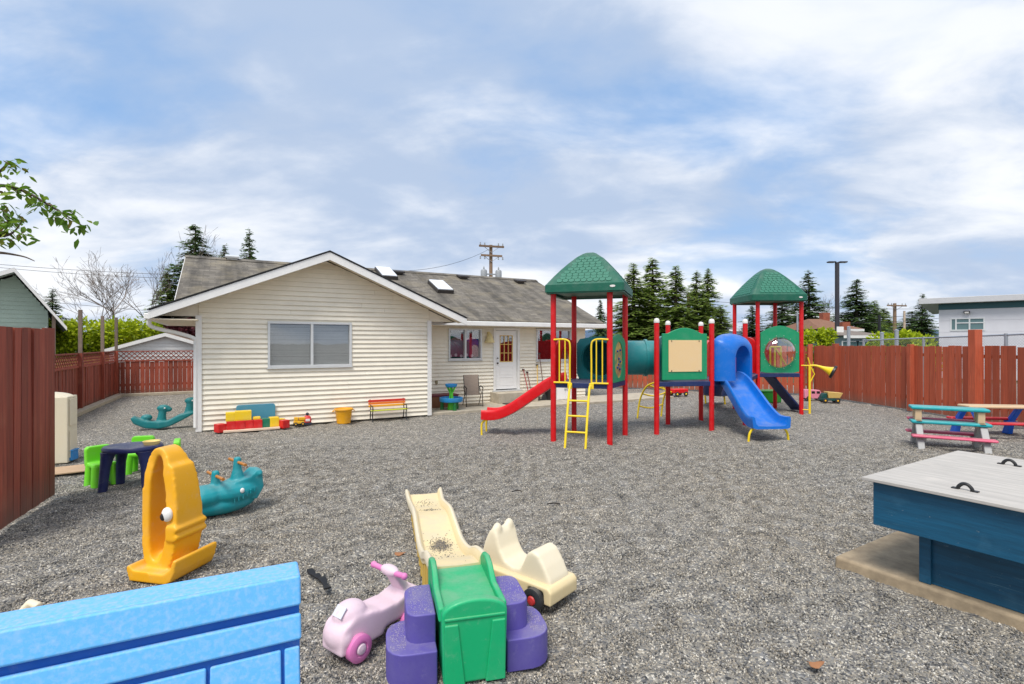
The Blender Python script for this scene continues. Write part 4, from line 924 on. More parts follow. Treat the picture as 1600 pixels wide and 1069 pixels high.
# pink ride-on
p_pink = plastic('faded_pink', (222, 196, 208), 0.5, 0.5, 0.3); p_hot = plastic('bright_pink', (214, 120, 178), 0.42, 0.25, 0.2)
pa, pb = G(528, 1030), Vector((-0.72, 3.78, 0)); dp = pb - pa
pk = thing('ride_on_scooter', 'faded pink ride-on toy with pink wheels beside the purple steps', 'ride-on toy', pa, math.atan2(dp.y, dp.x))
b = MB().prism([(-0.05, 0.06), (-0.045, 0.16), (-0.02, 0.225), (0.06, 0.26), (0.2, 0.255), (0.27, 0.235), (0.40, 0.23), (0.55, 0.27), (0.60, 0.27), (0.605, 0.17), (0.5, 0.13), (0.42, 0.10), (0.3, 0.10), (0.28, 0.06)], -0.105, 0.105)
b.ell((0.09, 0, 0.25), (0.115, 0.10, 0.09)).ell((0.0, 0, 0.15), (0.07, 0.125, 0.09))
b.hexa([(0.5, -0.07, 0.24), (0.58, -0.07, 0.24), (0.58, 0.07, 0.24), (0.5, 0.07, 0.24), (0.40, -0.055, 0.41), (0.45, -0.055, 0.42), (0.45, 0.055, 0.42), (0.40, 0.055, 0.41)])
b.ell((0.42, 0, 0.415), (0.045, 0.09, 0.04))
b.build('body', p_pink, pk, molded=0.011, iters=8)
for s in (-1, 1): MB().tube([(0.415, s * 0.06, 0.41), (0.41, s * 0.16, 0.418)], 0.019, 12).ell((0.41, s * 0.16, 0.418), (0.024, 0.024, 0.024), 10).build('grip', p_hot, pk, smooth=60)
for x, r, w in ((0.07, 0.085, 0.07), (0.5, 0.075, 0.06)):
    for s in (-1, 1): wheel(pk, (x, s * 0.115, r - 0.005), r, w, 'y', p_hot, p_pink)
MB().box((0.0, 0, 0), (0.07, 0.09, 0.005), M=Matrix.Translation((0.005, -0.01, 0.302)) @ Matrix.Rotation(R(-50), 4, 'Y')).build('sticker', plastic('silver_sticker', (205, 206, 214), 0.3), pk)
# yellow fish rocker, stood on end
p_yf = plastic('golden_yellow', (236, 170, 22), 0.4, 0.2, 0.15); p_eye = plastic('eye_white', (230, 228, 224), 0.4, 0.05, 0.1)
FO = G(268, 893); FRZ = R(-12)
fi = thing('fish_rocker', 'golden yellow arched fish rocker standing on end, with white eyes', 'rocker', FO, FRZ)
ring = [(0.10, 0.16, .15), (0.155, 0.30, .15), (0.175, 0.45, .145), (0.165, 0.60, .14), (0.135, 0.76, .13), (0.08, 0.92, .12), (0.0, 1.03, .095), (-0.09, 1.055, .09), (-0.165, 0.98, .09), (-0.20, 0.84, .11), (-0.215, 0.66, .115), (-0.215, 0.46, .12), (-0.20, 0.30, .13), (-0.16, 0.17, .14), (-0.03, 0.11, .15)]
ring = [(a * 0.68, z, c) for a, z, c in ring]
rs = smoothpath([(a, c, z) for a, z, c in ring] + [(ring[0][0], ring[0][2], ring[0][1])], 4)[:-1]
sec = []; n = len(rs)
for i, p in enumerate(rs):
    d = rs[(i + 1) % n] - rs[i - 1]; d = Vector((d.x, 0, d.z)).normalized(); nr = Vector((d.z, 0, -d.x)); w = p.y; th = 0.045 + (0.03 if p.x > 0.05 else 0)
    c = Vector((p.x, 0, p.z)); sec.append([c + nr * th + Vector((0, -w, 0)), c + nr * th + Vector((0, w, 0)), c - nr * th * 0.6 + Vector((0, w * 0.92, 0)), c - nr * th * 0.6 + Vector((0, -w * 0.92, 0))])
fb = MB().loft(sec, caps=False, close=True)
for z in (0.36, 0.43): fb.loft([[(0.165 + 0.055 * math.sin(PI * k / 8), y, z + 0.032 * math.cos(PI * k / 8)) for k in range(9)] + [(0.1, y, z - 0.03), (0.1, y, z + 0.03)] for y in (-0.165, 0.165)])
fb.prism([(-0.22, 0.05), (-0.2, 0.0), (0.16, -0.01), (0.22, 0.03), (0.255, 0.10), (0.27, 0.20), (0.235, 0.21), (0.205, 0.125), (0.14, 0.085), (-0.16, 0.09), (-0.2, 0.13), (-0.235, 0.12)], -0.225, 0.225)
fb.ell((0.05, 0, 0.13), (0.13, 0.14, 0.10))
fb.build('body', p_yf, fi, molded=0.0125, iters=7)
for s in (-1, 1):
    e = MB().ell((0.108, s * 0.148, 0.555), (0.05, 0.034, 0.062), 16).build('eye', p_eye, fi, smooth=180)
    MB().ell((0.087, s * 0.172, 0.54), (0.026, 0.014, 0.032), 12).build('pupil', m_black, e, smooth=180)
# teal whale seesaw
p_whale = plastic('teal_plastic', (14, 138, 148), 0.4, 0.25, 0.15)
WO = G(354, 801); wh = thing('whale_seesaw', 'teal whale-shaped seesaw with two brown handlebars on the gravel', 'seesaw', WO, R(48))
b = MB().ell((-0.24, 0, 0.24), (0.27, 0.19, 0.13)).ell((0.06, 0, 0.24), (0.33, 0.21, 0.14)).ell((-0.05, 0, 0.12), (0.38, 0.18, 0.12))
b.prism([(-0.05, 0.2), (0.3, 0.12), (0.38, 0.25), (0.36, 0.46), (0.30, 0.47), (0.22, 0.40), (0.05, 0.37)], -0.13, 0.13)
b.ell((0.33, 0, 0.42), (0.06, 0.16, 0.06))
for x, z in ((-0.12, 0.3), (0.12, 0.42)): b.loft([[(x + r * math.cos(2 * PI * k / 10), r * 1.1 * math.sin(2 * PI * k / 10), zz) for k in range(10)] for r, zz in ((0.085, z - 0.05), (0.05, z + 0.08), (0.042, z + 0.2), (0.03, z + 0.22))])
b.build('body', p_whale, wh, molded=0.0125, iters=6)
p_brn = plastic('brown_bar', (176, 112, 36), 0.5)
for x, z in ((-0.12, 0.46), (0.12, 0.58)): MB().tube([(x, -0.25, z), (x, 0.25, z)], 0.018, 10).build('handlebar', p_brn, wh, rot=(0, 0, R(55)) if False else None, smooth=60)
for s in (-1, 1): MB().ell((0.10, s * 0.207, 0.28), (0.025, 0.014, 0.03), 12).build('eye', p_eye, wh, smooth=180)
for k in range(6): MB().box((0.02 + 0.045 * k, -0.20 + 0.006 * abs(k - 2), 0.17 + 0.018 * k), (0.010, 0.02, 0.05)).build('tooth_rib', p_whale, wh, bevel=0.004)
# dinosaur seesaw by the house corner
DO = G(258, 668); di = thing('dinosaur_seesaw', 'teal two-seat dinosaur seesaw lying near the left house corner', 'seesaw', DO, R(28))
b = MB().prism([(-0.66, 0.26), (-0.6, 0.14), (-0.38, 0.02), (-0.1, -0.01), (0.1, 0.03), (0.35, 0.16), (0.66, 0.34), (0.68, 0.38), (0.3, 0.30), (0.05, 0.17), (-0.15, 0.16), (-0.4, 0.20), (-0.62, 0.31)], -0.14, 0.14)
for x, z in ((-0.08, 0.15), (0.48, 0.30)):
    b.loft([[(x + xx + r * math.cos(2 * PI * k / 10), r * math.sin(2 * PI * k / 10) * 0.9, zz + z) for k in range(10)] for xx, r, zz in ((0, 0.11, 0), (0.02, 0.085, 0.16), (0.03, 0.08, 0.27))])
    b.ell((x + 0.05, 0, z + 0.31), (0.14, 0.085, 0.09)).ell((x + 0.15, 0, z + 0.28), (0.08, 0.07, 0.06))
b.ell((-0.36, 0, 0.26), (0.12, 0.1, 0.08))
b.build('body', plastic('sea_green_plastic', (16, 118, 122), 0.42, 0.2, 0.2), di, molded=0.018, iters=6)
for x, z in ((0.0, 0.43), (0.56, 0.58)):
    for s in (-1, 1): MB().ell((x, s * 0.085, z + 0.04), (0.018, 0.012, 0.02), 8).build('eye', p_eye, di, smooth=180)
# navy table and lime chairs
p_ntab = plastic('navy_table', (30, 38, 84), 0.35, 0.2, 0.2); p_lime = plastic('lime_green', (116, 214, 42), 0.4, 0.25, 0.15)
TO = G(208, 758); tb = thing('kids_table', 'small navy oval table on four thick legs behind the yellow rocker', 'table', TO, R(10))
MB().lathe([(0.001, 0.50), (0.97, 0.50), (1.0, 0.515), (1.0, 0.545), (0.95, 0.565), (0.001, 0.56)], (0, 0, 0), 32, Matrix.Diagonal((0.37, 0.30, 1, 1))).build('tabletop', p_ntab, tb, smooth=40)
for sx in (-1, 1):
    for sy in (-1, 1): MB().loft([[(sx * (0.23 + q) + r * math.cos(R(a)), sy * (0.17 + q) + r * math.sin(R(a)), z) for a in range(0, 360, 30)] for z, r, q in ((-0.02, 0.055, 0.04), (0.3, 0.06, 0.02), (0.45, 0.08, 0.0), (0.505, 0.11, -0.02))]).build('leg', p_ntab, tb, smooth=60)
def lime_chair(loc, rz, label):
    c = thing('kids_chair', label, 'chair', loc, rz, 'lime chairs around the navy table')
    b = MB().span(-0.14, 0.14, -0.13, 0.14, 0.24, 0.30)
    b.prism([(-0.15, 0.26), (0.15, 0.26), (0.155, 0.50), (0.12, 0.53), (-0.12, 0.53), (-0.155, 0.50)], 0.08, 0.165)
    seat = b.build('seat', p_lime, c, molded=0.012, iters=5)
    for sx in (-1, 1):
        for sy in (-1, 1): MB().loft([[(sx * (0.105 + q) + 0.052 * math.cos(R(a)), sy * (0.09 + q) + 0.052 * math.sin(R(a)), z) for a in range(0, 360, 36)] for z, q in ((-0.02, 0.015), (0.27, 0.0))]).build('leg', p_lime, c, smooth=60)
    return c
lime_chair(G(150, 758) + Vector((0, 0.1, 0)), R(60), 'lime green toddler chair left of the navy table')
lime_chair(G(262, 742), R(-60), 'lime green toddler chair partly hidden behind the yellow rocker')
lime_chair(G(190, 742) + Vector((0.1, 0.25, 0)), R(15), 'lime green toddler chair glimpsed between the navy table legs')
bw = MB().lathe([(0.001, 0), (0.09, 0), (0.11, 0.05), (0.1, 0.05), (0.08, 0.01), (0.001, 0.01)], (0, 0, 0), 18).build('toy_bowl', plastic('cream_yellow', (232, 206, 130)), None, smooth=40); bw.location = Vector((TO.x + 0.22, TO.y + 0.06, 0.565)); tag(bw, 'cream toy bowl on the navy table beside the yellow rocker', 'bowl')
# blue playhouse close to the camera: only its roof shows
p_roof = plastic('faded_sky_blue', (96, 176, 238), 0.55, 0.8, 0.3, 75); p_deep = plastic('groove_shade_blue', (0, 96, 186), 0.45, 0.15, 0.15)  # p_deep: deeper blue, the shade of the roof grooves painted into the colour
rh = 1.35; e1, e0 = G(467, 904, rh), G(0, 992, rh); du = e1 - e0; prz = math.atan2(du.y, du.x)
ph = thing('playhouse', 'sun-faded blue plastic playhouse roof at the bottom left corner', 'playhouse', Vector((e1.x, e1.y, 0)), prz)
Lr = 1.25; sl_ = R(76)                       # local: x along the ridge towards the photograph's right, roof falls towards -y
def rs_(x, t, o=0.0): return Vector((x, -t * math.cos(sl_) - o * math.sin(sl_), rh - t * math.sin(sl_) + o * math.cos(sl_)))
def slabp(x0, x1, t0, t1, o0, o1): return MB().hexa([rs_(x0, t0, o0), rs_(x1, t0, o0), rs_(x1, t1, o0), rs_(x0, t1, o0), rs_(x0, t0, o1), rs_(x1, t0, o1), rs_(x1, t1, o1), rs_(x0, t1, o1)])
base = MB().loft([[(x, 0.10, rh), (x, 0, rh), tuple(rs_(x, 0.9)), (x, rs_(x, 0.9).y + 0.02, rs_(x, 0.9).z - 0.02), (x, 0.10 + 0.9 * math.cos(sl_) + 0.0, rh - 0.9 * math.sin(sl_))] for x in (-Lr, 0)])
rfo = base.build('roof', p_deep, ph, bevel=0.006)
MB().hexa([(-Lr, -0.012, rh - 0.03), (0.004, -0.012, rh - 0.03), (0.004, 0.112, rh - 0.03), (-Lr, 0.112, rh - 0.03), (-Lr, 0.0, rh + 0.012), (0.004, 0.0, rh + 0.012), (0.004, 0.1, rh + 0.012), (-Lr, 0.1, rh + 0.012)]).build('ridge_cap', p_roof, rfo, bevel=0.008, seg=3)
slabp(-Lr, 0.003, -0.012, 0.064, 0.0, 0.026).build('ridge_board', p_roof, rfo, bevel=0.007, seg=3)
slabp(-Lr, 0.003, 0.085, 0.150, 0.0, 0.020).build('plank', p_roof, rfo, bevel=0.007, seg=3)
random.seed(2)
for row in range(5):
    t0 = 0.166 + row * 0.142; x = 0.002 - (0.045 if row % 2 == 0 else 0.12)
    xs = [0.002]; 
    while x > -Lr: xs.append(x); x -= 0.17
    for a, b_ in zip(xs, xs[1:]):
        slabp(b_ + 0.004, a - 0.004, t0, t0 + 0.128, 0.0, 0.014).build('shingle', p_roof, rfo, bevel=0.005)
p_phw = plastic('beige_playhouse', (206, 192, 164))
hw_ = MB(); hw_.span(-Lr + 0.05, -0.05, -0.14, 0.24, -0.02, 0.55); hw_.build('wall', p_phw, ph, bevel=0.02)
cs = G(44, 976); cr = MB().ell((0, 0, 0.04), (0.12, 0.09, 0.07), 14).tube([(-0.1, 0, 0.06), (-0.02, 0.02, 0.16), (0.06, 0.0, 0.14)], 0.03, 10).build('toy_scoop', p_cream, None, molded=0.01, iters=5); cr.location = G(48, 968, 0.05) - Vector((0, 0, 0.05)); tag(cr, 'cream plastic toy mostly hidden behind the blue playhouse roof', 'toy')
# black rubber strap, twigs, leaf
sk = smoothpath([G(482, 895), G(490, 902), G(497, 906), G(505, 912), G(512, 926)], 5); mb = MB(); rg = []
for i, p in enumerate(sk):
    w = 0.016 + 0.014 * abs(math.sin(i * 0.55)); d = (sk[min(i + 1, len(sk) - 1)] - sk[max(i - 1, 0)]).normalized(); x = Vector((d.y, -d.x, 0)); z = 0.022 + 0.006 * math.sin(i)
    rg.append([p + x * w + Vector((0, 0, z)), p - x * w + Vector((0, 0, z)), p - x * w + Vector((0, 0, z + 0.014)), p + x * w + Vector((0, 0, z + 0.014))])
tag(mb.loft(rg).build('rubber_strap', plain('black_rubber', (22, 22, 24), 0.6), None, bevel=0.003), 'curled black rubber strap lying on the gravel beside the blue roof', 'strap')
m_twig = plain('dark_twig', (42, 36, 32), 0.8)
for px, py, dx, lab in ((808, 770, 0.07, 'short dark twig on the gravel, the one farther from the camera'), (865, 790, 0.08, 'dark twig on the gravel behind the cream car, nearer of the two')):
    p = G(px, py); tag(MB().tube(smoothpath([(-dx, -0.01, 0.02), (0, 0.02, 0.025), (dx, 0, 0.02)], 4), 0.008, 6).build('twig', m_twig, None, smooth=60, loc=p), lab, 'twig')
m_leaf = plain('brown_leaf', (150, 104, 70), 0.8, 0.2)
for px, py, lab in ((1273, 1042, 'dry brown leaf on the gravel in the bottom foreground'), (624, 868, 'flat orange-brown leaf on the gravel left of the pale track')):
    p = G(px, py); q = MB().loft([[(0.05 * math.cos(a) * (1 + 0.25 * math.cos(3 * a)), 0.03 * math.sin(a), z + 0.012 * math.cos(2 * a)) for a in [2 * PI * k / 14 for k in range(14)]] for z in (0.018, 0.021)]).build('fallen_leaf', m_leaf, None, loc=p); tag(q, lab, 'leaf')
# ---------------------------------------------------------------- right-hand sand table, picnic tables
m_blue = wood('worn_blue_paint', (10, 76, 106), 0.35, axis=0, rough=0.5, perobj=0.05, pale=(64, 112, 138), scuff=(84, 128, 146))
m_ply = wood('weathered_plywood', (178, 173, 166), 0.24, axis=0, rough=0.8, perobj=0.02, pale=(206, 198, 188))
l0, l1 = G(1346, 745, 0.89), G(1480, 700, 0.89); SR = math.atan2(-(l1.x - l0.x), (l1.y - l0.y))
# local: origin under the lid's left corner, y runs back along the lid's left edge, -x... x runs along the front edge towards the camera's right
SRZ = math.atan2(l1.y - l0.y, l1.x - l0.x) - R(90) + R(-3)
sb = thing('sand_table', 'dark blue wooden sand table with plywood lid at the right edge', 'sand table', Vector((l0.x, l0.y, 0)), SRZ)
Ls, Lw_ = 2.3, 2.02
MB().span(0, Ls, 0, Lw_, 0.865, 0.89).build('lid', m_ply, sb, bevel=0.004)
for q_ in (G(1508, 766, 0.89), G(1577, 727, 0.89)):
    q_ = frame_of((l0.x, l0.y, 0), SRZ)(q_); x, y = q_.x, q_.y
    lid_h = MB().tube(smoothpath([(x - 0.045, y, 0.895), (x - 0.036, y, 0.915), (x - 0.014, y, 0.935), (x + 0.014, y, 0.935), (x + 0.036, y, 0.915), (x + 0.045, y, 0.895)], 4), 0.013, 8)
    lid_h.span(x - 0.08, x - 0.035, y - 0.02, y + 0.02, 0.891, 0.899); lid_h.span(x + 0.035, x + 0.08, y - 0.02, y + 0.02, 0.891, 0.899)
    lid_h.build('handle', m_black, sb, smooth=50)
bx_ = MB(); bx_.span(0.06, Ls - 0.06, 0.06, 0.11, 0.50, 0.862); bx_.span(0.06, Ls - 0.06, Lw_ - 0.11, Lw_ - 0.06, 0.50, 0.862); bx_.span(0.06, 0.11, 0.11, Lw_ - 0.11, 0.50, 0.862); bx_.span(Ls - 0.11, Ls - 0.06, 0.11, Lw_ - 0.11, 0.50, 0.862); bx_.span(0.11, Ls - 0.11, 0.11, Lw_ - 0.11, 0.5, 0.55)
bx_.build('tray', m_blue, sb, bevel=0.006)
bs_ = MB(); bs_.span(0.34, Ls - 0.3, 0.30, Lw_ - 0.3, 0.07, 0.499); bs_.build('base', m_blue, sb, bevel=0.006)
MB().span(0.30, 0.38, 0.27, 0.34, 0.07, 0.499).build('corner_post', m_blue, sb, bevel=0.006)
so_ = MB().span(-0.02, Ls + 0.3, -0.02 + 0.02, Lw_ + 0.3, -0.12, 0.07).build('concrete_slab', plain('sandy_concrete', (160, 142, 116), 0.9, 0.3, 7, bmp=0.5), None, bevel=0.03, seg=3); struct(so_)
c0 = G(1295, 885); so_.location = Vector((c0.x + 0.1, c0.y + 0.05, 0)); so_.rotation_euler = (0, 0, SRZ)
p_pteal = plastic('picnic_teal', (28, 158, 164), 0.42, 0.35, 0.15); p_ppink = plastic('picnic_pink', (206, 82, 112), 0.45, 0.5, 0.2); p_pred = plastic('picnic_red', (186, 22, 40), 0.4, 0.2, 0.2)
p_gry = plastic('grey_legs', (160, 160, 158), 0.5, 0.2, 0.3); p_bge = plastic('beige_legs', (206, 178, 142), 0.5, 0.2, 0.2)
def picnic(label, loc, rz, L_, zt_, zb, top, bench, leg, legw=0.10, front=True, bd=0.36, z_foot=-0.02):
    t = thing('kids_picnic_table', label, 'picnic table', loc, rz)
    def slab(x0, x1, y0, y1, z0, z1, name, mat): return MB().span(x0, x1, y0, y1, z0, z1).build(name, mat, t, bevel=0.025, seg=3)
    slab(-L_ / 2, L_ / 2, -0.19, 0.19, zt_ - 0.06, zt_, 'tabletop', top)
    for s in ((-1, 1) if front else (1,)): slab(-L_ / 2 - 0.02, L_ / 2 + 0.02, s * bd - 0.10, s * bd + 0.10, zb - 0.05, zb, 'bench', bench)
    for sx in (-1, 1):
        for sy in (-1, 1):
            x = sx * (L_ / 2 - 0.12); MB().loft([[(x + a, sy * y + b, z) for a, b in ((-0.055, -w), (0.055, -w), (0.055, w), (-0.055, w))] for z, y, w in ((z_foot, bd + 0.02, 0.09), (zb - 0.05, bd - 0.08, 0.06), (zt_ - 0.06, 0.10, 0.05))]).build('leg', leg, t, bevel=0.015)
        MB().box((sx * (L_ / 2 - 0.18), 0, zb - 0.08), (0.06, 2 * bd, 0.06)).build('cross_bar', leg, t, bevel=0.012)
    return t
pc = (G(1437, 700) + G(1556, 708)) / 2 + Vector((0.12, 0.32, 0))
picnic('low pink-benched picnic table underneath the stacked teal-topped one', pc, R(-30), 1.2, 0.50, 0.25, p_pteal, p_ppink, p_gry)
up_ = picnic('teal-topped picnic table stacked above the pink-benched one', pc + Vector((0.02, 0.05, 0.30)), R(-30), 1.18, 0.47, 0.22, p_pteal, p_ppink, p_bge, front=False, bd=0.16, z_foot=0.2)
# third table behind, cut by the frame
pc2 = Vector((10.55, 11.2, 0))
p3 = picnic('beige-topped picnic table with blue legs and red bench at the right edge', pc2, R(-8), 1.3, 0.66, 0.34, p_bge, p_pred, plastic('bright_blue_legs', (26, 100, 210)), bd=0.42)

# ---------------------------------------------------------------- things against the house
def hw(x, y, z=0.0):
    c, s = math.cos(HR), math.sin(HR); return Vector((HB.x + x * c - y * s, HB.y + x * s + y * c, z))
def hx(px, y):
    return WL(px, 640, y)[0]
fo_ = {}
cols = {'red': plastic('block_red', (204, 30, 30)), 'yellow': plastic('block_yellow', (238, 200, 36)), 'green': plastic('block_green', (24, 112, 84))}
pp = MB().span(hx(349, -0.45), hx(437, -0.45), -0.55, -0.12, 0.0, 0.045).build('wooden_plank', wood('pale_plank', (214, 190, 168), 0.15, axis=0), None, bevel=0.006); pp.location = HB; pp.rotation_euler = (0, 0, HR); tag(pp, 'pale plank lying under the toy blocks by the gable wall', 'plank')
def block(col, x, y, z, w, d, h, rz, label):
    o = MB().box((0, 0, h / 2), (w, d, h)).build('toy_block', cols[col], None, bevel=0.012, seg=2, loc=hw(x, y, z), rot=(0, 0, HR + R(rz))); tag(o, label, 'block', 'foam blocks by the gable wall'); MB().box((0, -d / 2 - 0.001, h / 2), (w * 0.7, 0.004, h * 0.7)).build('panel_face', cols[col], o)
    return o
z0 = 0.047
xb = [hx(p, -0.35) for p in (344, 361, 375, 389, 403)]
for k, x in enumerate(xb):
    block('red', x, -0.36 + 0.02 * (k % 2), 0.0 if k == 0 else z0, 0.185, 0.2, 0.19, (28 if k == 0 else random.uniform(-3, 3)), ['leftmost red toy block, turned askew at the end of the row', 'second red toy block from the left in the row', 'middle red toy block of the row, under the wide yellow one', 'fourth red toy block from the left in the row', 'red toy block next to the green one'][k])
block('green', hx(415, -0.34), -0.34, z0, 0.18, 0.2, 0.20, 0, 'dark green toy block between red and yellow blocks')
block('yellow', hx(428, -0.34), -0.34, z0, 0.2, 0.2, 0.22, 6, 'yellow toy block standing right of the green one')
block('yellow', hx(438, -0.2), -0.2, 0.0, 0.16, 0.16, 0.2, 25, 'yellow toy block behind the rightmost red block')
block('red', hx(444, -0.42), -0.42, 0.0, 0.18, 0.18, 0.19, 30, 'rightmost red toy block, lying tilted past the plank')
block('yellow', hx(360, -0.34), -0.34, z0 + 0.19, 0.19, 0.19, 0.2, 0, 'smaller yellow toy block on top at the left')
block('yellow', hx(380, -0.34), -0.34, z0 + 0.19, 0.34, 0.19, 0.22, 0, 'wide yellow toy block on top of the red row')
block('yellow', hx(401, -0.33), -0.33, z0 + 0.19, 0.16, 0.18, 0.06, 0, 'thin yellow toy block lying beside the wide one')
m_bb = plastic('muted_blue_board', (74, 142, 168), 0.5)
bb = MB(); xa, xb_ = hx(369, -0.08), hx(430, -0.08)
pts = []
for cx, cz, a0 in ((xb_ - 0.06, 0.06, -90), (xb_ - 0.06, 0.50, 0), (xa + 0.06, 0.50, 90), (xa + 0.06, 0.06, 180)): pts += [(cx + 0.06 * math.cos(R(a0 + 22.5 * k)), cz + 0.06 * math.sin(R(a0 + 22.5 * k))) for k in range(5)]
o = bb.prism(pts, -0.12, -0.06).build('foam_mat', m_bb, None, bevel=0.01); o.location = HB + Vector((0, 0, 0)); o.rotation_euler = (0, 0, HR); tag(o, 'blue rounded mat leaning on the gable wall behind the blocks', 'mat')
# toy digger and toy tugboat
tv = thing('toy_truck', 'small yellow toy truck on the gravel by the gable wall', 'toy truck', hw(hx(467, -0.2), -0.22), HR)
p_ty = plastic('toy_yellow', (232, 176, 30))
MB().span(-0.12, 0.12, -0.07, 0.07, 0.05, 0.12).span(-0.11, -0.02, -0.065, 0.065, 0.12, 0.21).build('body', p_ty, tv, bevel=0.015)
MB().hexa([(-0.0, -0.075, 0.13), (0.12, -0.075, 0.13), (0.12, 0.075, 0.13), (0.0, 0.075, 0.13), (-0.01, -0.08, 0.2), (0.15, -0.08, 0.2), (0.15, 0.08, 0.2), (-0.01, 0.08, 0.2)]).build('tipper', p_ty, tv, bevel=0.01)
for x in (-0.08, 0.08):
    for s in (-1, 1): wheel(tv, (x, s * 0.07, 0.045), 0.045, 0.035, 'y', p_ctyre, p_ty)
tr_ = thing('toy_robot', 'small red and white toy figure on the gravel by the gable wall', 'toy', hw(hx(480, -0.2), -0.22), HR)
MB().span(-0.1, 0.1, -0.08, 0.08, 0.0, 0.07).build('base', plastic('toy_dark', (40, 44, 60)), tr_, bevel=0.02); MB().lathe([(0.09, 0.07), (0.10, 0.12), (0.08, 0.2), (0.05, 0.23), (0.001, 0.24)], (0, 0, 0), 14).build('body', plastic('toy_redw', (206, 60, 60)), tr_, smooth=50); MB().ell((0, 0, 0.27), (0.04, 0.04, 0.04), 10).build('head', plastic('toy_dark', (40, 44, 60)), tr_, smooth=180); MB().box((0, -0.085, 0.13), (0.1, 0.03, 0.06)).build('face', p_cap, tr_, bevel=0.01)
# yellow bucket
bk = thing('bucket', 'orange-yellow tub standing by the gable wall', 'bucket', hw(hx(537, -0.3), -0.3), HR)
p_bk = plastic('bucket_yellow', (236, 168, 26)); MB().lathe([(0.001, 0.0), (0.165, 0.0), (0.205, 0.3), (0.22, 0.33), (0.235, 0.335), (0.235, 0.36), (0.215, 0.365), (0.2, 0.34), (0.16, 0.02), (0.001, 0.02)], (0, 0, 0), 26).build('tub', p_bk, bk, smooth=50)
for s in (-1, 1): MB().tube(smoothpath([(s * 0.23, -0.06, 0.32), (s * 0.27, 0, 0.30), (s * 0.23, 0.06, 0.32)], 4), 0.012, 6).build('handle', p_bk, bk, smooth=60)
# rainbow bench
bn = thing('rainbow_bench', 'small bench with red, orange and yellow slats by the gable wall', 'bench', hw((hx(577, -0.3) + hx(635, -0.3)) / 2, -0.32), HR)
bl_ = hx(635, -0.3) - hx(577, -0.3)
for z, y, c, h in ((0.5, 0.13, (206, 50, 34), 0.06), (0.435, 0.115, (232, 120, 30), 0.055), (0.37, 0.10, (240, 170, 40), 0.05)): MB().box((0, y, z), (bl_, 0.018, h)).build('back_slat', plastic('slat%d' % c[1], c), bn, bevel=0.005)
for y, c in ((-0.13, (198, 214, 40)), (-0.06, (206, 200, 40)), (0.01, (96, 90, 110)), (0.07, (70, 66, 96))): MB().box((0, y, 0.275), (bl_ - 0.02, 0.055, 0.018)).build('seat_slat', plastic('sslat%d' % c[0], c), bn, bevel=0.005)
for s in (-1, 1):
    x = s * (bl_ / 2 - 0.05); g = MB(); g.tube(smoothpath([(x, 0.15, 0.54), (x, 0.11, 0.36), (x, 0.07, 0.26), (x, 0.11, 0.12), (x, 0.14, -0.01)], 4), 0.014, 6); g.tube(smoothpath([(x, -0.15, -0.01), (x, -0.11, 0.12), (x, -0.14, 0.26), (x, -0.15, 0.36), (x, -0.08, 0.39), (x, 0.11, 0.38)], 4), 0.014, 6); g.tube([(x, -0.14, 0.26), (x, 0.08, 0.26)], 0.012, 6)
    g.build('end_frame', m_black, bn, smooth=60)
# on the patio
PZ = 0.05
ch = thing('storage_chest', 'low maroon-lidded brown chest against the house wall on the patio', 'chest', hw(hx(690, 1.3) , 1.25, PZ), HR)
MB().box((0, 0, 0.17), (0.85, 0.5, 0.34)).build('box', plain('brown_box', (128, 84, 56), 0.7, 0.2), ch, bevel=0.01); MB().box((0, 0, 0.365), (0.9, 0.55, 0.05)).build('lid', plain('maroon_lid', (112, 44, 56), 0.6), ch, bevel=0.012)
wt = thing('water_table', 'blue and green toy water table with an upper tray on the patio', 'water table', hw(hx(705, 0.45), 0.45, PZ), HR)
p_wb = plastic('water_blue', (34, 140, 204)); p_wg = plastic('water_green', (92, 204, 50)); p_wd = plastic('water_dgreen', (26, 110, 50))
MB().lathe([(0.001, 0.24), (0.33, 0.24), (0.345, 0.27), (0.345, 0.36), (0.325, 0.365), (0.31, 0.3), (0.001, 0.29)], (0, 0, 0), 28).build('basin', p_wb, wt, smooth=45)
MB().lathe([(0.12, -0.01), (0.09, 0.2), (0.07, 0.25)], (0, 0, 0), 16).build('pedestal', p_wg, wt, smooth=60)
for a in (30, 150, 270): MB().lathe([(0.06, -0.01), (0.05, 0.25)], (0.27 * math.cos(R(a)), 0.27 * math.sin(R(a)), 0), 10).build('leg', p_wd, wt, smooth=60)
for a in range(4): MB().tube([(0.05 * math.cos(R(90 * a)), 0.05 * math.sin(R(90 * a)), 0.29), (0.035 * math.cos(R(90 * a + 30)), 0.035 * math.sin(R(90 * a + 30)), 0.5), (0.12 * math.cos(R(90 * a + 60)), 0.12 * math.sin(R(90 * a + 60)), 0.68)], 0.028, 8).build('column', p_wg, wt, smooth=60)
MB().lathe([(0.001, 0.67), (0.15, 0.67), (0.175, 0.70), (0.18, 0.76), (0.165, 0.76), (0.15, 0.71), (0.001, 0.70)], (0, 0, 0), 22).build('upper_tray', p_wb, wt, smooth=45)
fc = thing('folding_chair', 'taupe sling folding chair with dark frame on the patio', 'chair', hw(hx(741, 0.85), 0.95, PZ), HR + R(-12))
m_sl = plain('taupe_mesh', (142, 128, 116), 0.8, 0.1, 40); g = MB()
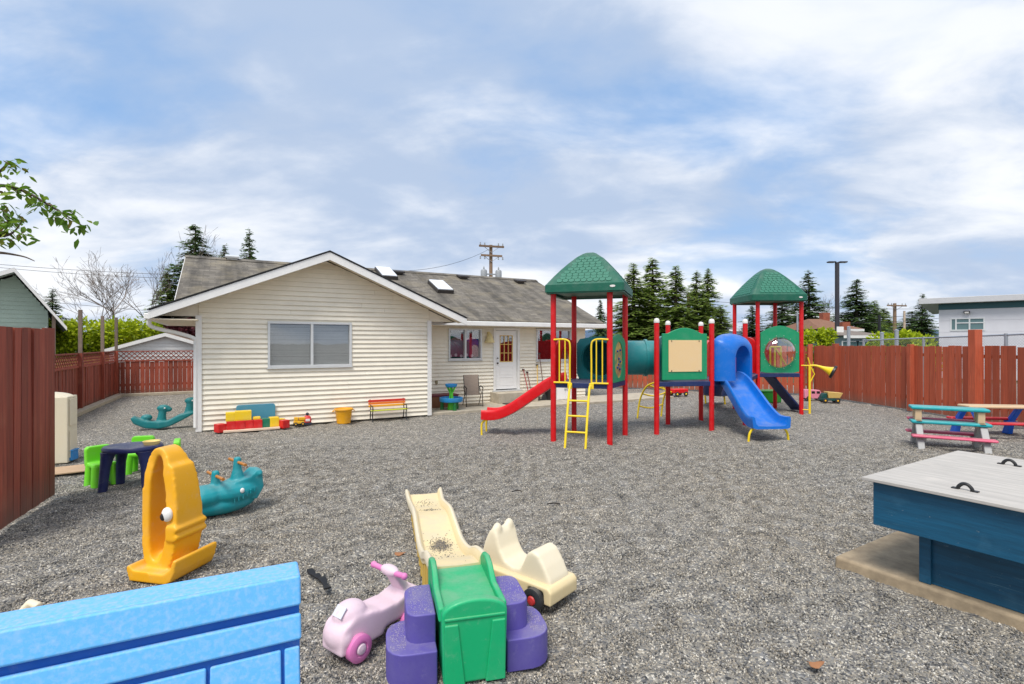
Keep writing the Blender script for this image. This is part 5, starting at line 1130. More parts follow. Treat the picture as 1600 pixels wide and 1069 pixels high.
for s in (-1, 1):
    x = s * 0.26; g.tube([(x, -0.26, 0), (x, -0.2, 0.3), (x, -0.24, 0.58)], 0.012, 8).tube([(x, 0.3, 0), (x, -0.05, 0.42), (x, 0.18, 0.55)], 0.012, 8).tube(smoothpath([(x, -0.28, 0.58), (x, 0.0, 0.62), (x, 0.2, 0.58)], 4), 0.016, 8).tube([(x * 0.92, 0.12, 0.35), (x * 0.92, 0.3, 0.95)], 0.012, 8)
g.tube([(-0.26, -0.25, 0.03), (0.26, -0.25, 0.03)], 0.01, 6); g.build('frame', m_black, fc, smooth=60)
MB().hexa([(-0.235, -0.22, 0.36), (0.235, -0.22, 0.36), (0.235, 0.14, 0.33), (-0.235, 0.14, 0.33), (-0.235, -0.22, 0.372), (0.235, -0.22, 0.372), (0.235, 0.14, 0.342), (-0.235, 0.14, 0.342)]).build('seat', m_sl, fc); MB().hexa([(-0.235, 0.13, 0.34), (0.235, 0.13, 0.34), (0.235, 0.145, 0.34), (-0.235, 0.145, 0.34), (-0.235, 0.29, 0.96), (0.235, 0.29, 0.96), (0.235, 0.305, 0.96), (-0.235, 0.305, 0.96)]).build('backrest', m_sl, fc)
# tools leaning by the second window
def tool(name, label, px, col, headcol, lean, hh, head):
    x = hx(px, 1.5); t = thing(name, label, name.split('_')[-1], hw(x, 1.25, PZ), HR)
    MB().tube([(0, 0, 0.08), (lean, 0.38, hh)], 0.014, 8).build('shaft', plain('shaft_' + name + str(px), col, 0.5), t, smooth=60)
    if head == 'spade': MB().hexa([(-0.1, -0.01, 0), (0.1, -0.01, 0), (0.1, 0.015, 0), (-0.1, 0.015, 0), (-0.09, 0.05, 0.28), (0.09, 0.05, 0.28), (0.09, 0.07, 0.28), (-0.09, 0.07, 0.28)]).build('blade', plain('head' + str(px), headcol, 0.5), t, bevel=0.01)
    else: MB().hexa([(-0.15, -0.03, 0), (0.15, -0.03, 0), (0.15, 0.05, 0), (-0.15, 0.05, 0), (-0.06, 0.0, 0.2), (0.06, 0.0, 0.2), (0.06, 0.04, 0.2), (-0.06, 0.04, 0.2)]).build('bristles', plain('head' + str(px), headcol, 0.8), t, bevel=0.01)
    MB().box((lean, 0.385, hh), (0.09, 0.03, 0.05)).build('grip', m_black, t, bevel=0.008)
tool('snow_shovel', 'left red-handled shovel leaning by the back door', 822, (168, 40, 44), (150, 28, 40), -0.03, 1.05, 'spade')
tool('snow_shovel', 'right red shovel with dark grip, second from the back door', 826, (120, 30, 36), (160, 30, 44), 0.02, 0.95, 'spade')
tool('push_broom', 'yellow-handled broom leaning between red shovels and dark-handled one', 834, (226, 178, 40), (60, 54, 50), 0.22, 1.2, 'broom')
tool('push_broom', 'tall dark-handled broom leaning below the dark window', 845, (110, 76, 62), (40, 40, 42), 0.02, 1.6, 'broom')
bb = thing('black_bin', 'low black bin standing under the dark window', 'bin', hw(hx(846, 1.4) + 0.3, 1.3, PZ), HR); MB().lathe([(0.2, 0), (0.25, 0.42), (0.27, 0.44), (0.25, 0.45), (0.19, 0.02)], (0, 0, 0), 18).build('tub', m_black, bb, smooth=50); MB().lathe([(0.001, 0.42), (0.24, 0.41), (0.24, 0.43), (0.001, 0.44)], (0, 0, 0), 18).build('lid', m_black, bb, smooth=50)
wc = thing('white_cabinet', 'white low cabinet behind the red slide and ladder', 'cabinet', hw(hx(878, 1.2), 1.2, PZ), HR)
MB().box((0, 0, 0.3), (0.7, 0.45, 0.6)).build('carcass', m_white, wc, bevel=0.008)
for s in (-1, 1): d_ = MB().box((s * 0.172, -0.23, 0.3), (0.33, 0.02, 0.54)).build('door', m_door, wc, bevel=0.004); MB().box((s * 0.04, -0.25, 0.36), (0.015, 0.02, 0.08)).build('handle', m_black, d_)
# left by the fence
bcb = thing('toy_cupboard', 'beige plastic cupboard seen edge-on behind the near red fence', 'cupboard', G(92, 724) + Vector((-0.35, 0.15, 0)), R(22))
MB().span(-0.5, 0.36, -0.2, 0.2, -0.02, 1.10).ell((0.0, 0, 1.08), (0.40, 0.19, 0.1)).build('shell', p_cream, bcb, molded=0.02, iters=4)
for z in (0.06, 0.6): MB().span(0.365, 0.378, -0.15, 0.15, z, z + 0.46).build('door', p_cream, bcb, bevel=0.01)
bbx = thing('blue_box', 'small blue plastic box beside the beige cupboard', 'box', G(104, 719), R(15)); p_bb = plastic('box_blue', (30, 130, 196)); MB().span(-0.13, 0.13, -0.1, 0.1, 0, 0.16).build('tub', p_bb, bbx, bevel=0.015); MB().span(-0.14, 0.14, -0.11, 0.11, 0.161, 0.185).build('lid', p_bb, bbx, bevel=0.008)
mm = MB().span(-0.7, 0.4, -0.28, 0.28, 0.012, 0.035).build('wooden_mat', wood('pale_boardwalk', (190, 160, 128), 0.2, axis=0), None, bevel=0.006, loc=G(92, 738), rot=(0, 0, R(38))); tag(mm, 'pale wooden board on the gravel below the beige cupboard', 'board')
# toy trucks by the corner post, green box behind, red wagon
def truck(loc, rz, label, body, cabc, kind):
    t = thing('toy_truck', label, 'toy truck', loc, rz)
    if kind == 'van':
        MB().prism([(-0.32, 0.06), (0.3, 0.06), (0.31, 0.2), (0.24, 0.24), (0.18, 0.36), (-0.30, 0.38), (-0.33, 0.3)], -0.14, 0.14).build('body', body, t, bevel=0.02)
        for x in (0.12, -0.05): MB().box((x, -0.142, 0.28), (0.11, 0.006, 0.08)).build('window', m_black, t)
    else:
        MB().span(-0.3, 0.3, -0.12, 0.12, 0.07, 0.15).build('chassis', cabc, t, bevel=0.01); MB().prism([(0.12, 0.15), (0.29, 0.15), (0.28, 0.24), (0.22, 0.32), (0.12, 0.32)], -0.11, 0.11).build('cab', cabc, t, bevel=0.015)
        MB().hexa([(-0.28, -0.12, 0.16), (0.08, -0.12, 0.16), (0.08, 0.12, 0.16), (-0.28, 0.12, 0.16), (-0.36, -0.16, 0.34), (0.12, -0.16, 0.37), (0.12, 0.16, 0.37), (-0.36, 0.16, 0.34)]).build('tipper', body, t, bevel=0.01)
    for x in (-0.2, 0.19):
        for s in (-1, 1): wheel(t, (x, s * 0.13, 0.075), 0.08, 0.06, 'y', p_ctyre, p_ty)
truck(G(1270, 625), R(-5), 'pink toy van at the foot of the back fence', plastic('van_pink', (222, 140, 160)), None, 'van')
truck(G(1296, 629), R(172), 'cream and dark green toy dump truck at the fence corner', plastic('truck_cream', (222, 188, 110)), plastic('truck_green', (22, 74, 72)), 'dump')
gb = thing('green_box', 'bright green box on the ground behind the blue slide', 'box', Vector((8.75, 17.6, 0)), R(10)); p_gb = plastic('green_bin', (30, 150, 44)); MB().span(-0.35, 0.35, -0.25, 0.25, 0, 0.36).build('tub', p_gb, gb, bevel=0.03); MB().span(-0.37, 0.37, -0.27, 0.27, 0.361, 0.41).build('lid', p_gb, gb, bevel=0.015)
wg = thing('toy_wagon', 'red toy wagon with yellow handle far back under the middle platform', 'toy wagon', Vector((6.35, 19.6, 0)), R(20))
MB().span(-0.32, 0.32, -0.18, 0.18, 0.12, 0.28).build('tray', p_redp, wg, bevel=0.03); MB().tube([(-0.32, 0, 0.16), (-0.7, 0, 0.3), (-0.72, 0, 0.32)], 0.025, 8).tube([(-0.72, -0.1, 0.32), (-0.72, 0.1, 0.32)], 0.025, 8).build('pull_handle', p_yel, wg, smooth=60)
for x in (-0.2, 0.2):
    for s in (-1, 1): wheel(wg, (x, s * 0.18, 0.09), 0.09, 0.05, 'y', p_ctyre, p_yel)
# ---------------------------------------------------------------- buildings beyond the yard
m_pg = plain('pale_green_siding', (176, 196, 184), 0.6, 0.05, 3, perobj=0.03); m_sofw = plain('grey_white_soffit', (176, 186, 182), 0.6, 0.06, 8)
D = 17.5; pk_ = P(22, 418, D); ev = P(104, 509, D); gw = 1.36
nh = thing('neighbour_house', 'pale green sided neighbour house with white gable trim beyond the left fence', 'house', Vector((pk_.x, D, 0)), R(42))
sl2 = (pk_.z - ev.z) / gw; m_nr = shingle_mat('neighbour_shingles', (84, 80, 78), (110, 106, 102), sl2, 1)
wx = gw - 0.5; lx = 3.4; ls_ = 0.5; y_ = 0.9
wo = MB().loft([[(-lx, y, 0), (wx, y, 0), (wx, y, pk_.z - sl2 * wx - 0.2), (0, y, pk_.z - 0.2), (-lx, y, pk_.z - ls_ * lx - 0.2)] for y in (y_ + 0.02, 7)]).build('wall', m_pg, nh)
z = 1.4
while z < pk_.z - 0.3:
    w_ = min(wx, (pk_.z - 0.16 - z - 0.15) / sl2); v_ = min(lx, (pk_.z - 0.31 - z) / ls_)
    MB().hexa([(-v_, y_ - 0.02, z), (w_, y_ - 0.02, z), (w_, y_ + 0.02, z), (-v_, y_ + 0.02, z), (-v_, y_ + 0.006, z + 0.152), (w_, y_ + 0.006, z + 0.152), (w_, y_ + 0.02, z + 0.152), (-v_, y_ + 0.02, z + 0.152)]).build('siding_board', m_pg, wo); z += 0.15
MB().prism([(-4, pk_.z - 4 * ls_), (0, pk_.z), (gw, ev.z), (gw, ev.z - 0.1), (0, pk_.z - 0.1), (-4, pk_.z - 4 * ls_ - 0.1)], 0.03, 8, 'xz').build('roof', m_nr, nh)
for tx, tz_ in ((gw, ev.z), (-4, pk_.z - 4 * ls_)):
    MB().loft([[(tx, y, tz_ - 0.14), (tx, y, tz_ - 0.01), (0, y, pk_.z - 0.01), (0, y, pk_.z - 0.15)] for y in (-0.01, 0.028)]).build('fascia', m_white, nh)
    MB().loft([[(tx, y, tz_ - 0.104), (tx, y, tz_ - 0.12), (0, y, pk_.z - 0.12), (0, y, pk_.z - 0.104)] for y in (0.03, y_)]).build('soffit', m_sofw, nh)
MB().tube([(wx - 0.05, y_ - 0.05, ev.z), (wx - 0.05, y_ - 0.05, 0)], 0.04, 8).build('downspout', m_white, nh, smooth=60)
MB().box((gw - 0.35, 0.2, ev.z / 2 + 0.25), (0.1, 0.1, ev.z + 0.5)).build('eave_post', m_old, nh)
# little shed behind the back fence
D = 22.5; pk_ = P(258, 520, D); e0_ = P(186, 546, D)
sd = thing('garden_shed', 'white gabled shed showing above the back lattice fence', 'shed', Vector((pk_.x, D, 0)), HR)
hw2 = (pk_.x - e0_.x) * 1.08; m_wsd = plain('white_siding', (222, 222, 220), 0.6, 0.04, 3)
sl3 = (pk_.z - e0_.z) / hw2
sw = MB().span(-hw2 + 0.2, hw2 - 0.2, 0.2, 3, 0, e0_.z - 0.06).loft([[(-hw2 + 0.2, y, e0_.z - 0.06), (hw2 - 0.2, y, e0_.z - 0.06), (0, y, pk_.z - 0.08)] for y in (0.2, 0.4)]).build('wall', m_wsd, sd)
for k in range(8):
    z = 1.45 + 0.14 * k; w_ = min(hw2 - 0.2, (pk_.z - 0.2 - z) / sl3)
    if w_ > 0.2: MB().hexa([(-w_, 0.17, z), (w_, 0.17, z), (w_, 0.2, z), (-w_, 0.2, z), (-w_, 0.19, z + 0.138), (w_, 0.19, z + 0.138), (w_, 0.2, z + 0.138), (-w_, 0.2, z + 0.138)]).build('siding_board', m_wsd, sw)
MB().prism([(-hw2, e0_.z), (0, pk_.z), (hw2, e0_.z), (hw2, e0_.z - 0.06), (0, pk_.z - 0.06), (-hw2, e0_.z - 0.06)], 0.0, 3.2, 'xz').build('roof', plain('brown_shed_roof', (128, 104, 84), 0.9, 0.2, 14), sd)
for s in (-1, 1): MB().loft([[(s * hw2, y, e0_.z - 0.15), (s * hw2, y, e0_.z - 0.005), (0, y, pk_.z - 0.005), (0, y, pk_.z - 0.16)] for y in (-0.04, -0.002)]).build('fascia', m_white, sd)
# modern grey building on the right
D = 30.0; bl = P(1467, 480, D); rl = P(1449, 473, D)
mg = thing('modern_building', 'pale grey flat-roofed building with teal band beyond the right fence', 'building', Vector((bl.x, D, 0)), R(-42))
m_gw = plain('pale_grey_panel', (206, 206, 212), 0.6, 0.04, 2, perobj=0.015); m_tb = plain('teal_band', (34, 84, 92), 0.5, 0.06); m_rs = plain('roof_edge_grey', (190, 190, 192), 0.5, 0.05)
ht = 4.28
bw_ = MB().span(0, 16, 0.02, 12, 0, ht).build('wall', m_gw, mg)
wz0, wz1, wx0, wx1 = 2.73, 3.47, 0.5, 1.98
zz = 0.0; holes = [(wx0, wx1, wz0, wz1)]
hrow = (ht - 0.3) / 6
for r_ in range(6):
    za, zb = r_ * hrow, (r_ + 1) * hrow - 0.012
    for a, b_, c, d in cut_rects(0.001, 15.9, za, zb, holes): 
        if d - c > 0.02: MB().span(a, b_, 0.0, 0.019, c, d).build('wall_panel', m_gw, bw_)
MB().span(-0.02, 16, -0.025, -0.002, ht - 0.32, ht - 0.001).build('teal_band', m_tb, mg)
MB().span(-0.9, 17, -0.55, 13, ht + 0.03, ht + 0.36).build('roof', m_rs, mg, bevel=0.02)
MB().span(0.1, 16, 0.1, 12, ht + 0.001, ht + 0.028).build('clerestory', m_tb, mg)
m_pgl = plain('greenish_pane', (96, 122, 124), 0.08, 0.08, 1.5, bmp=0)
wf = MB().span(wx0, wx1, -0.03, 0.04, wz1 - 0.07, wz1).span(wx0, wx1, -0.03, 0.04, wz0, wz0 + 0.07)
for x in (wx0, wx0 + 0.22, wx0 + 0.8, wx1 - 0.07): wf.span(x, x + 0.07, -0.026, 0.04, wz0 + 0.07, wz1 - 0.07)
wfo = wf.span(wx0 + 0.29, wx1 - 0.07, -0.022, 0.04, wz0 + 0.42, wz0 + 0.48).build('window', m_alu, mg)
for a, b_ in ((wx0 + 0.07, wx0 + 0.22), (wx0 + 0.29, wx0 + 0.8), (wx0 + 0.87, wx1 - 0.07)): MB().span(a, b_, 0.012, 0.018, wz0 + 0.07, wz1 - 0.07).build('pane', m_pgl, wfo)
wl_ = MB().box((1.22, -0.1, 3.78), (0.26, 0.18, 0.14)).build('wall_lamp', m_black, mg, bevel=0.02); MB().box((1.22, -0.195, 3.76), (0.18, 0.012, 0.09)).build('lens', m_cap if False else p_cap, wl_)
# low houses past the right fence
def far_house(px0, px1, pyr, pye, D, label, roofc, wallc, rz=0):
    a, b_ = P(px0, pye, D), P(px1, pye, D); r_ = P((px0 + px1) / 2, pyr, D); w_ = (b_.x - a.x) / 2
    t = thing('far_house', label, 'house', Vector(((a.x + b_.x) / 2, D, 0)), R(rz)); rm = plain('roof%d' % px0, roofc, 0.9, 0.15, 3); wm_ = plain('wall%d' % px0, wallc, 0.7, 0.1)
    MB().span(-w_ + 0.4, w_ - 0.4, 0.3, 7.5, 0, a.z - 0.05).build('wall', wm_, t)
    MB().loft([[(-w_, 0, a.z), (-w_ + 1.2, 3.9, r_.z), (-w_, 7.8, a.z)], [(w_, 0, a.z), (w_ - 1.2, 3.9, r_.z), (w_, 7.8, a.z)]]).build('roof', rm, t)
    MB().span(-w_, w_, -0.05, -0.005, a.z - 0.2, a.z - 0.005).build('gutter', m_white, t)
    for k in range(3):
        x = -w_ * 0.6 + k * w_ * 0.6; wv = MB().span(x - 0.6, x + 0.6, 0.26, 0.299, a.z - 1.4, a.z - 0.4).build('window', m_white, t); MB().span(x - 0.54, x + 0.54, 0.24, 0.259, a.z - 1.34, a.z - 0.46).build('pane', m_pgl, wv)
    MB().span(w_ * 0.35, w_ * 0.35 + 0.6, 3.6, 4.2, r_.z - 0.5, r_.z + 0.55).build('chimney', plain('brick_chimney', (150, 84, 62), 0.9), t)
far_house(1282, 1350, 495, 514, 42, 'brown-roofed house behind the dark lamp post', (128, 92, 72), (120, 140, 150))
far_house(1318, 1392, 512, 524, 36, 'low grey-roofed house behind the thick galvanised posts', (122, 112, 104), (140, 160, 170))
far_house(1350, 1400, 513, 528, 60, 'dull roofed house far off between conifers and yellow shrubs', (136, 110, 96), (150, 150, 150))
# ---------------------------------------------------------------- poles, lamp, wires
m_pole = wood('weathered_pole', (132, 108, 88), 0.25, rough=0.9); m_grey = plain('transformer_grey', (150, 154, 158), 0.5, 0.08)
def upole(px, top, D, label, arm=1.05, r=0.16, extra=True, tone=None):
    p = P(px, top, D); t = thing('utility_pole', label, 'utility pole', Vector((p.x, D, 0)), R(18)); h = p.z
    MB().tube([(0, 0, 0), (0, 0, h)], r, 12, radii=[r * 1.15, r * 0.85]).build('pole', tone or m_pole, t, smooth=60)
    if arm:
        for k, z in enumerate((h - 0.15, h - 0.9) if extra else (h - 0.3,)):
            MB().box((0, -r - 0.06, z), (arm * 2 * (1 if k == 0 else 0.85), 0.12, 0.15)).build('cross_arm', m_pole, t)
            for s in (-1, 1): MB().bar((s * arm * 0.55, -r - 0.05, z - 0.08), (0, -r - 0.02, z - 0.5), 0.05, 0.03).build('brace', m_grey, t)
            for x in (-0.9, -0.55, 0.55, 0.9): MB().lathe([(0.05, 0), (0.07, 0.06), (0.03, 0.12), (0.06, 0.17), (0.001, 0.24)], (x * arm, -r - 0.06, z + 0.075 if k == 0 else z - 0.3), 8).build('insulator', m_grey, t, smooth=60)
    if extra:
        for s in (-1, 1):
            tf = MB().lathe([(0.001, 0), (0.26, 0.02), (0.26, 0.6), (0.2, 0.7), (0.001, 0.72)], (s * 0.62, -0.1, h - 2.75), 16).build('transformer', m_grey, t, smooth=50)
            MB().lathe([(0.05, 0), (0.07, 0.1), (0.04, 0.25), (0.001, 0.3)], (s * 0.62, -0.1, h - 2.05), 8).build('bushing', m_grey, tf, smooth=60)
        MB().box((0, -0.1, h - 2.4), (0.9, 0.1, 0.1)).build('hanger', m_grey, t)
upole(767, 383, 42, 'utility pole with crossarms and two grey transformers behind the main roof')
upole(1398, 474, 62, 'wooden utility pole with short crossarm rising beyond the right fence', 1.6, 0.2, False)
upole(1413, 486, 55, 'plain pale pole just right of the short-armed utility pole', 0, 0.12, False, plain('pale_pole', (190, 170, 150), 0.8))
upole(1076, 458, 50, 'thin wooden pole among the conifers between the two towers', 0, 0.2, False)
upole(1374, 492, 45, 'thin dark pole beyond the fence left of the wooden utility pole', 0, 0.12, False, m_black)
upole(1246, 486, 40, 'pale metal pole beside the right green roof', 0, 0.08, False, m_galv)
lp = P(1308, 410, 38); ls = thing('street_lamp', 'tall dark car park lamp post with twin flat heads beyond the fence', 'lamp post', Vector((lp.x, 38, 0)))
m_lp = plain('dark_bronze', (52, 50, 56), 0.5, 0.08)
MB().tube([(0, 0, 0), (0, 0, lp.z)], 0.11, 10, radii=[0.16, 0.15]).build('pole', m_lp, ls, smooth=60)
for s in (-1, 1): hd = MB().box((s * 0.42, 0, lp.z + 0.02), (0.55, 0.32, 0.09), M=Matrix.Rotation(0, 4, 'Y')).build('lamp_head', m_lp, ls, bevel=0.02); MB().box((s * 0.45, 0, lp.z - 0.035), (0.4, 0.22, 0.02)).build('lens', m_grey, hd)
MB().box((0.12, -0.16, 2.9), (0.5, 0.04, 0.7)).build('notice_plate', m_white, ls)
m_wire = plain('cable', (46, 46, 50), 0.6)
def wire(a, b_, sag, r, label, n=14):
    pts = [Vector(a).lerp(Vector(b_), i / n) - Vector((0, 0, sag * 4 * (i / n) * (1 - i / n))) for i in range(n + 1)]
    tag(MB().tube(pts, r, 4, caps=False).build('overhead_wire', m_wire, None), label, 'wire')
wire(P(-80, 406, 45), P(300, 430, 48), 0.2, 0.018, 'upper overhead wire crossing the sky above the bare trees')
wire(P(-80, 410, 46), P(300, 436, 49), 0.25, 0.018, 'lower of the two parallel wires above the bare trees')
wire(P(40, 468, 50), P(300, 490, 50), 0.1, 0.018, 'low wire passing through the bare tree crowns')
top = P(767, 388, 42)
wire(top, P(605, 424, 30), 0.5, 0.012, 'thin wire falling from the transformer pole to the left roof')
wire(P(1100, 470, 55), P(1600, 478, 60), 0.6, 0.02, 'highest wire behind the right green roof and lamp post')
wire(P(1230, 490, 55), P(1470, 490, 55), 0.4, 0.02, 'middle wire in front of the far conifers on the right')
wire(P(1230, 503, 52), P(1470, 497, 52), 0.3, 0.02, 'lowest wire in front of the far conifers on the right')
# ---------------------------------------------------------------- trees
f_con = foliage('conifer_green', [(68, 90, 54), (92, 118, 70), (112, 140, 84), (124, 146, 92)], 0.7, 0.4)
f_con2 = foliage('cedar_green', [(108, 130, 62), (136, 160, 78), (158, 180, 94), (176, 190, 108)], 0.7, 0.45)
f_yel = foliage('spring_yellow_green', [(130, 150, 20), (168, 186, 28), (196, 206, 50), (112, 136, 30)], 0.6, 0.35)
f_mar = foliage('maroon_leaves', [(72, 28, 36), (96, 40, 46), (54, 24, 30)], 0.6, 0.25)
f_grn = foliage('mid_green', [(70, 96, 34), (96, 124, 44), (60, 82, 34)], 0.6, 0.3)
m_bark = wood('bark', (82, 70, 60), 0.3, rough=0.95); m_bare = plain('bare_twig', (120, 108, 100), 0.9, 0.15)
def tri_leaf(m, p, d, l, w, up):
    s = d.cross(up); 
    if s.length < 1e-4: s = d.cross(Vector((1, 0, 0)))
    s = s.normalized() * w; k = len(m.v)
    m.v += [tuple(p - s * 0.3), tuple(p + d * l * 0.45 + s), tuple(p + d * l), tuple(p + d * l * 0.45 - s)]; m.f.append((k, k + 1, k + 2, k + 3))
def conifer_mesh(h, r, seed, dens=1.0, droop=0.25, mat=None, base=0.1, ragged=0.3):
    random.seed(seed); m = MB(); tw_ = MB().tube([(0, 0, 0), (0, 0, h * 0.5), (0, 0, h * 0.99)], 0.2, 8, radii=[0.018 * h, 0.011 * h, 0.01])
    n = int(58 * dens)
    for i in range(n):
        f = base + (1 - base) * (i / n) ** 0.9; z = f * h; rad = r * (1 - (f - base) / (1 - base)) ** 0.78 + 0.05
        for j in range(int(5 + 5 * (1 - f))):
            a = random.uniform(0, 2 * PI); ln = rad * random.uniform(1 - ragged * 1.6, 1.0 + ragged * 0.5); dr_ = droop * random.uniform(0.5, 1.4); zb_ = z + random.uniform(-0.3, 0.3)
            d = Vector((math.cos(a), math.sin(a), 0)); tw_.tube([(0, 0, zb_), tuple(d * ln * 0.5 + Vector((0, 0, zb_ - dr_ * ln * 0.25))), tuple(d * ln + Vector((0, 0, zb_ - dr_ * ln)))], 0.03, 3, radii=[0.05, 0.03, 0.01], caps=False)
            k = int(3 + ln * 4.2)
            for q in range(k):
                t = 0.12 + 0.88 * (q + random.random()) / k; c = d * (ln * t) + Vector((0, 0, zb_ - dr_ * ln * t * t))
                for s in (-1, 1, 0):
                    aa = a + s * random.uniform(0.5, 1.2); dd = Vector((math.cos(aa), math.sin(aa), random.uniform(-0.55, 0.15))).normalized()
                    l = random.uniform(0.34, 0.72) * (1.15 - 0.5 * t) * (0.35 + 0.75 * rad / r)
                    tri_leaf(m, c + Vector((random.gauss(0, .05), random.gauss(0, .05), random.gauss(0, .07))), dd, l, l * 0.24, Vector((random.gauss(0, .3), random.gauss(0, .3), 1)).normalized())
    return tw_.mesh('trunk', m_bark), m.mesh('crown', mat or f_con)
CM = [conifer_mesh(13, 3.2, 11, 1.0, 0.22), conifer_mesh(13, 2.6, 12, 1.0, 0.35, f_con2, 0.05, 0.45), conifer_mesh(12, 2.7, 13, 0.8, 0.15, None, 0.15, 0.5), conifer_mesh(13, 2.5, 14, 1.1, 0.4, f_con2, 0.04, 0.4)]
def conifer(px, top, D, hw_px, k, label, rz=0):
    p = P(px, top, D); t = thing('conifer_tree', label, 'tree', Vector((p.x, D, 0)), R(rz), 'conifers beyond the yard'); hm = (13, 13, 12, 13)[k]; rm = (3.2, 2.6, 2.7, 2.5)[k]
    sz = p.z / hm; sx = (2.0 if k in (1, 3) else 1.75) * hw_px / F * D / rm
    put('trunk', CM[k][0], t, scl=(sx, sx, sz)); put('crown', CM[k][1], t, scl=(sx, sx, sz))
conifer(305, 350, 42, 50, 0, 'big dark conifer rising behind the left end of the roof', 20)
conifer(352, 384, 46, 24, 2, 'ragged conifer top just left of the small isolated one behind the roof', 70)
conifer(390, 360, 46, 26, 2, 'small isolated conifer top behind the left roof ridge', 140)
conifer(262, 420, 40, 26, 1, 'lighter conifer in front of the big dark one at the roof end', 10)
conifer(82, 452, 46, 22, 2, 'thin conifer right of the neighbour house gable', 200)
for k, (px, tp_, w_, kk, lab) in enumerate(((938, 468, 16, 0, 'small dark conifer just right of the left tower roof post'), (990, 412, 34, 1, 'tall cedar next to the left green roof'), (1020, 404, 36, 3, 'tallest cedar of the group between the towers'), (1056, 416, 32, 1, 'cedar right of the tallest one between the towers'), (1088, 424, 26, 3, 'narrow cedar in the middle of the group behind the tan panel'), (1106, 420, 26, 1, 'cedar with open top left of the blue slide hood'), (1126, 478, 22, 3, 'low cedar at the right end of the group between the towers'))):
    conifer(px, tp_, 44 + 2 * (k % 3), w_, kk, lab, 50 * k)
for k, (px, tp_, w_, kk, D_, lab) in enumerate(((1176, 478, 24, 2, 58, 'dark conifer seen under the left side of the right green roof'), (1222, 462, 34, 0, 58, 'broad dark conifer seen under the right green roof'), (1264, 424, 30, 2, 52, 'tall dark conifer right beside the right green roof'), (1338, 436, 34, 0, 56, 'tall dark conifer right of the lamp post'), (1366, 470, 24, 1, 60, 'paler conifer right of the tall one by the lamp post'), (1441, 460, 20, 2, 62, 'dark conifer left of the grey building roof edge'), (1425, 486, 34, 0, 66, 'wide dark conifer behind the yellow shrubs by the grey building'), (1380, 482, 26, 3, 80, 'hazy conifer on the skyline left of the blue hill'))):
    conifer(px, tp_, D_, w_, kk, lab, 37 * k)
def leaf_cloud(m, c, r, n, l, seed):
    random.seed(seed); lob = [(Vector((random.uniform(-.7, .7) * r[0], random.uniform(-.7, .7) * r[1], random.uniform(-.6, .75) * r[2])), random.uniform(0.28, 0.5)) for _ in range(16)]
    for i in range(n):
        o, k = random.choice(lob); d = Vector((random.gauss(0, 1), random.gauss(0, 1), random.gauss(0, 1))).normalized(); q = random.uniform(0.55, 1.08) * k
        p = Vector(c) + o + Vector((d.x * r[0], d.y * r[1], d.z * r[2])) * q
        tri_leaf(m, p, Vector((d.x + random.gauss(0, .6), d.y + random.gauss(0, .6), d.z + random.gauss(0, .5))).normalized(), l * random.uniform(0.6, 1.3), l * 0.3, Vector((random.gauss(0, 1), random.gauss(0, 1), 1)).normalized())
def shrub(px, top, bot, hwp, D, mat, label, n=3200, l=0.2, seed=1, name='shrub'):
    p = P(px, top, D); t = thing(name, label, 'shrub', Vector((p.x, D, 0))); rx = hwp / F * D; z0 = max(0.3, P(px, bot, D).z); rz_ = max(0.4, (p.z - 0.3) / 2)
    m = MB(); leaf_cloud(m, (0, 0, 0.3 + rz_), (rx, rx * 0.7, rz_), n, l, seed); m.build('crown', mat, t)
    g = MB()
    random.seed(seed)
    for k in range(5): a = random.uniform(0, 6.3); g.tube([(0.1 * math.cos(a), 0.1 * math.sin(a), 0), (rx * 0.3 * math.cos(a), rx * 0.3 * math.sin(a), 0.3 + rz_)], 0.04, 5, radii=[0.05, 0.02])
    g.build('stem', m_bark, t)
shrub(118, 507, 548, 42, 24, f_yel, 'yellow-green shrub nearest the neighbour house, above the left fence', seed=21, n=4200)
shrub(178, 503, 548, 50, 25, f_yel, 'yellow-green shrub above the far corner of the left fence', seed=22, n=5200)
shrub(228, 494, 520, 20, 26, f_yel, 'tall yellow-green shrub rising beside the maroon one', seed=23, n=2200)
shrub(272, 492, 530, 40, 28, f_mar, 'dark maroon shrub behind the small shed', seed=24, n=4200)
shrub(90, 505, 530, 18, 27, f_grn, 'mid green bush between neighbour eave and yellow shrubs', seed=25, n=1800)
shrub(1272, 514, 542, 26, 30, f_yel, 'yellow-green shrub behind the fence at the yellow talk pole', seed=26, n=2600)
shrub(1385, 522, 540, 30, 27, f_yel, 'small yellow-green shrub left end of the hedge by the grey building', seed=27, n=2800)
shrub(1436, 512, 540, 36, 27, f_yel, 'larger yellow-green shrub touching the grey building', seed=28, n=4200)
shrub(1246, 520, 540, 22, 46, f_grn, 'green bush behind the right tower posts', seed=29, n=1600)
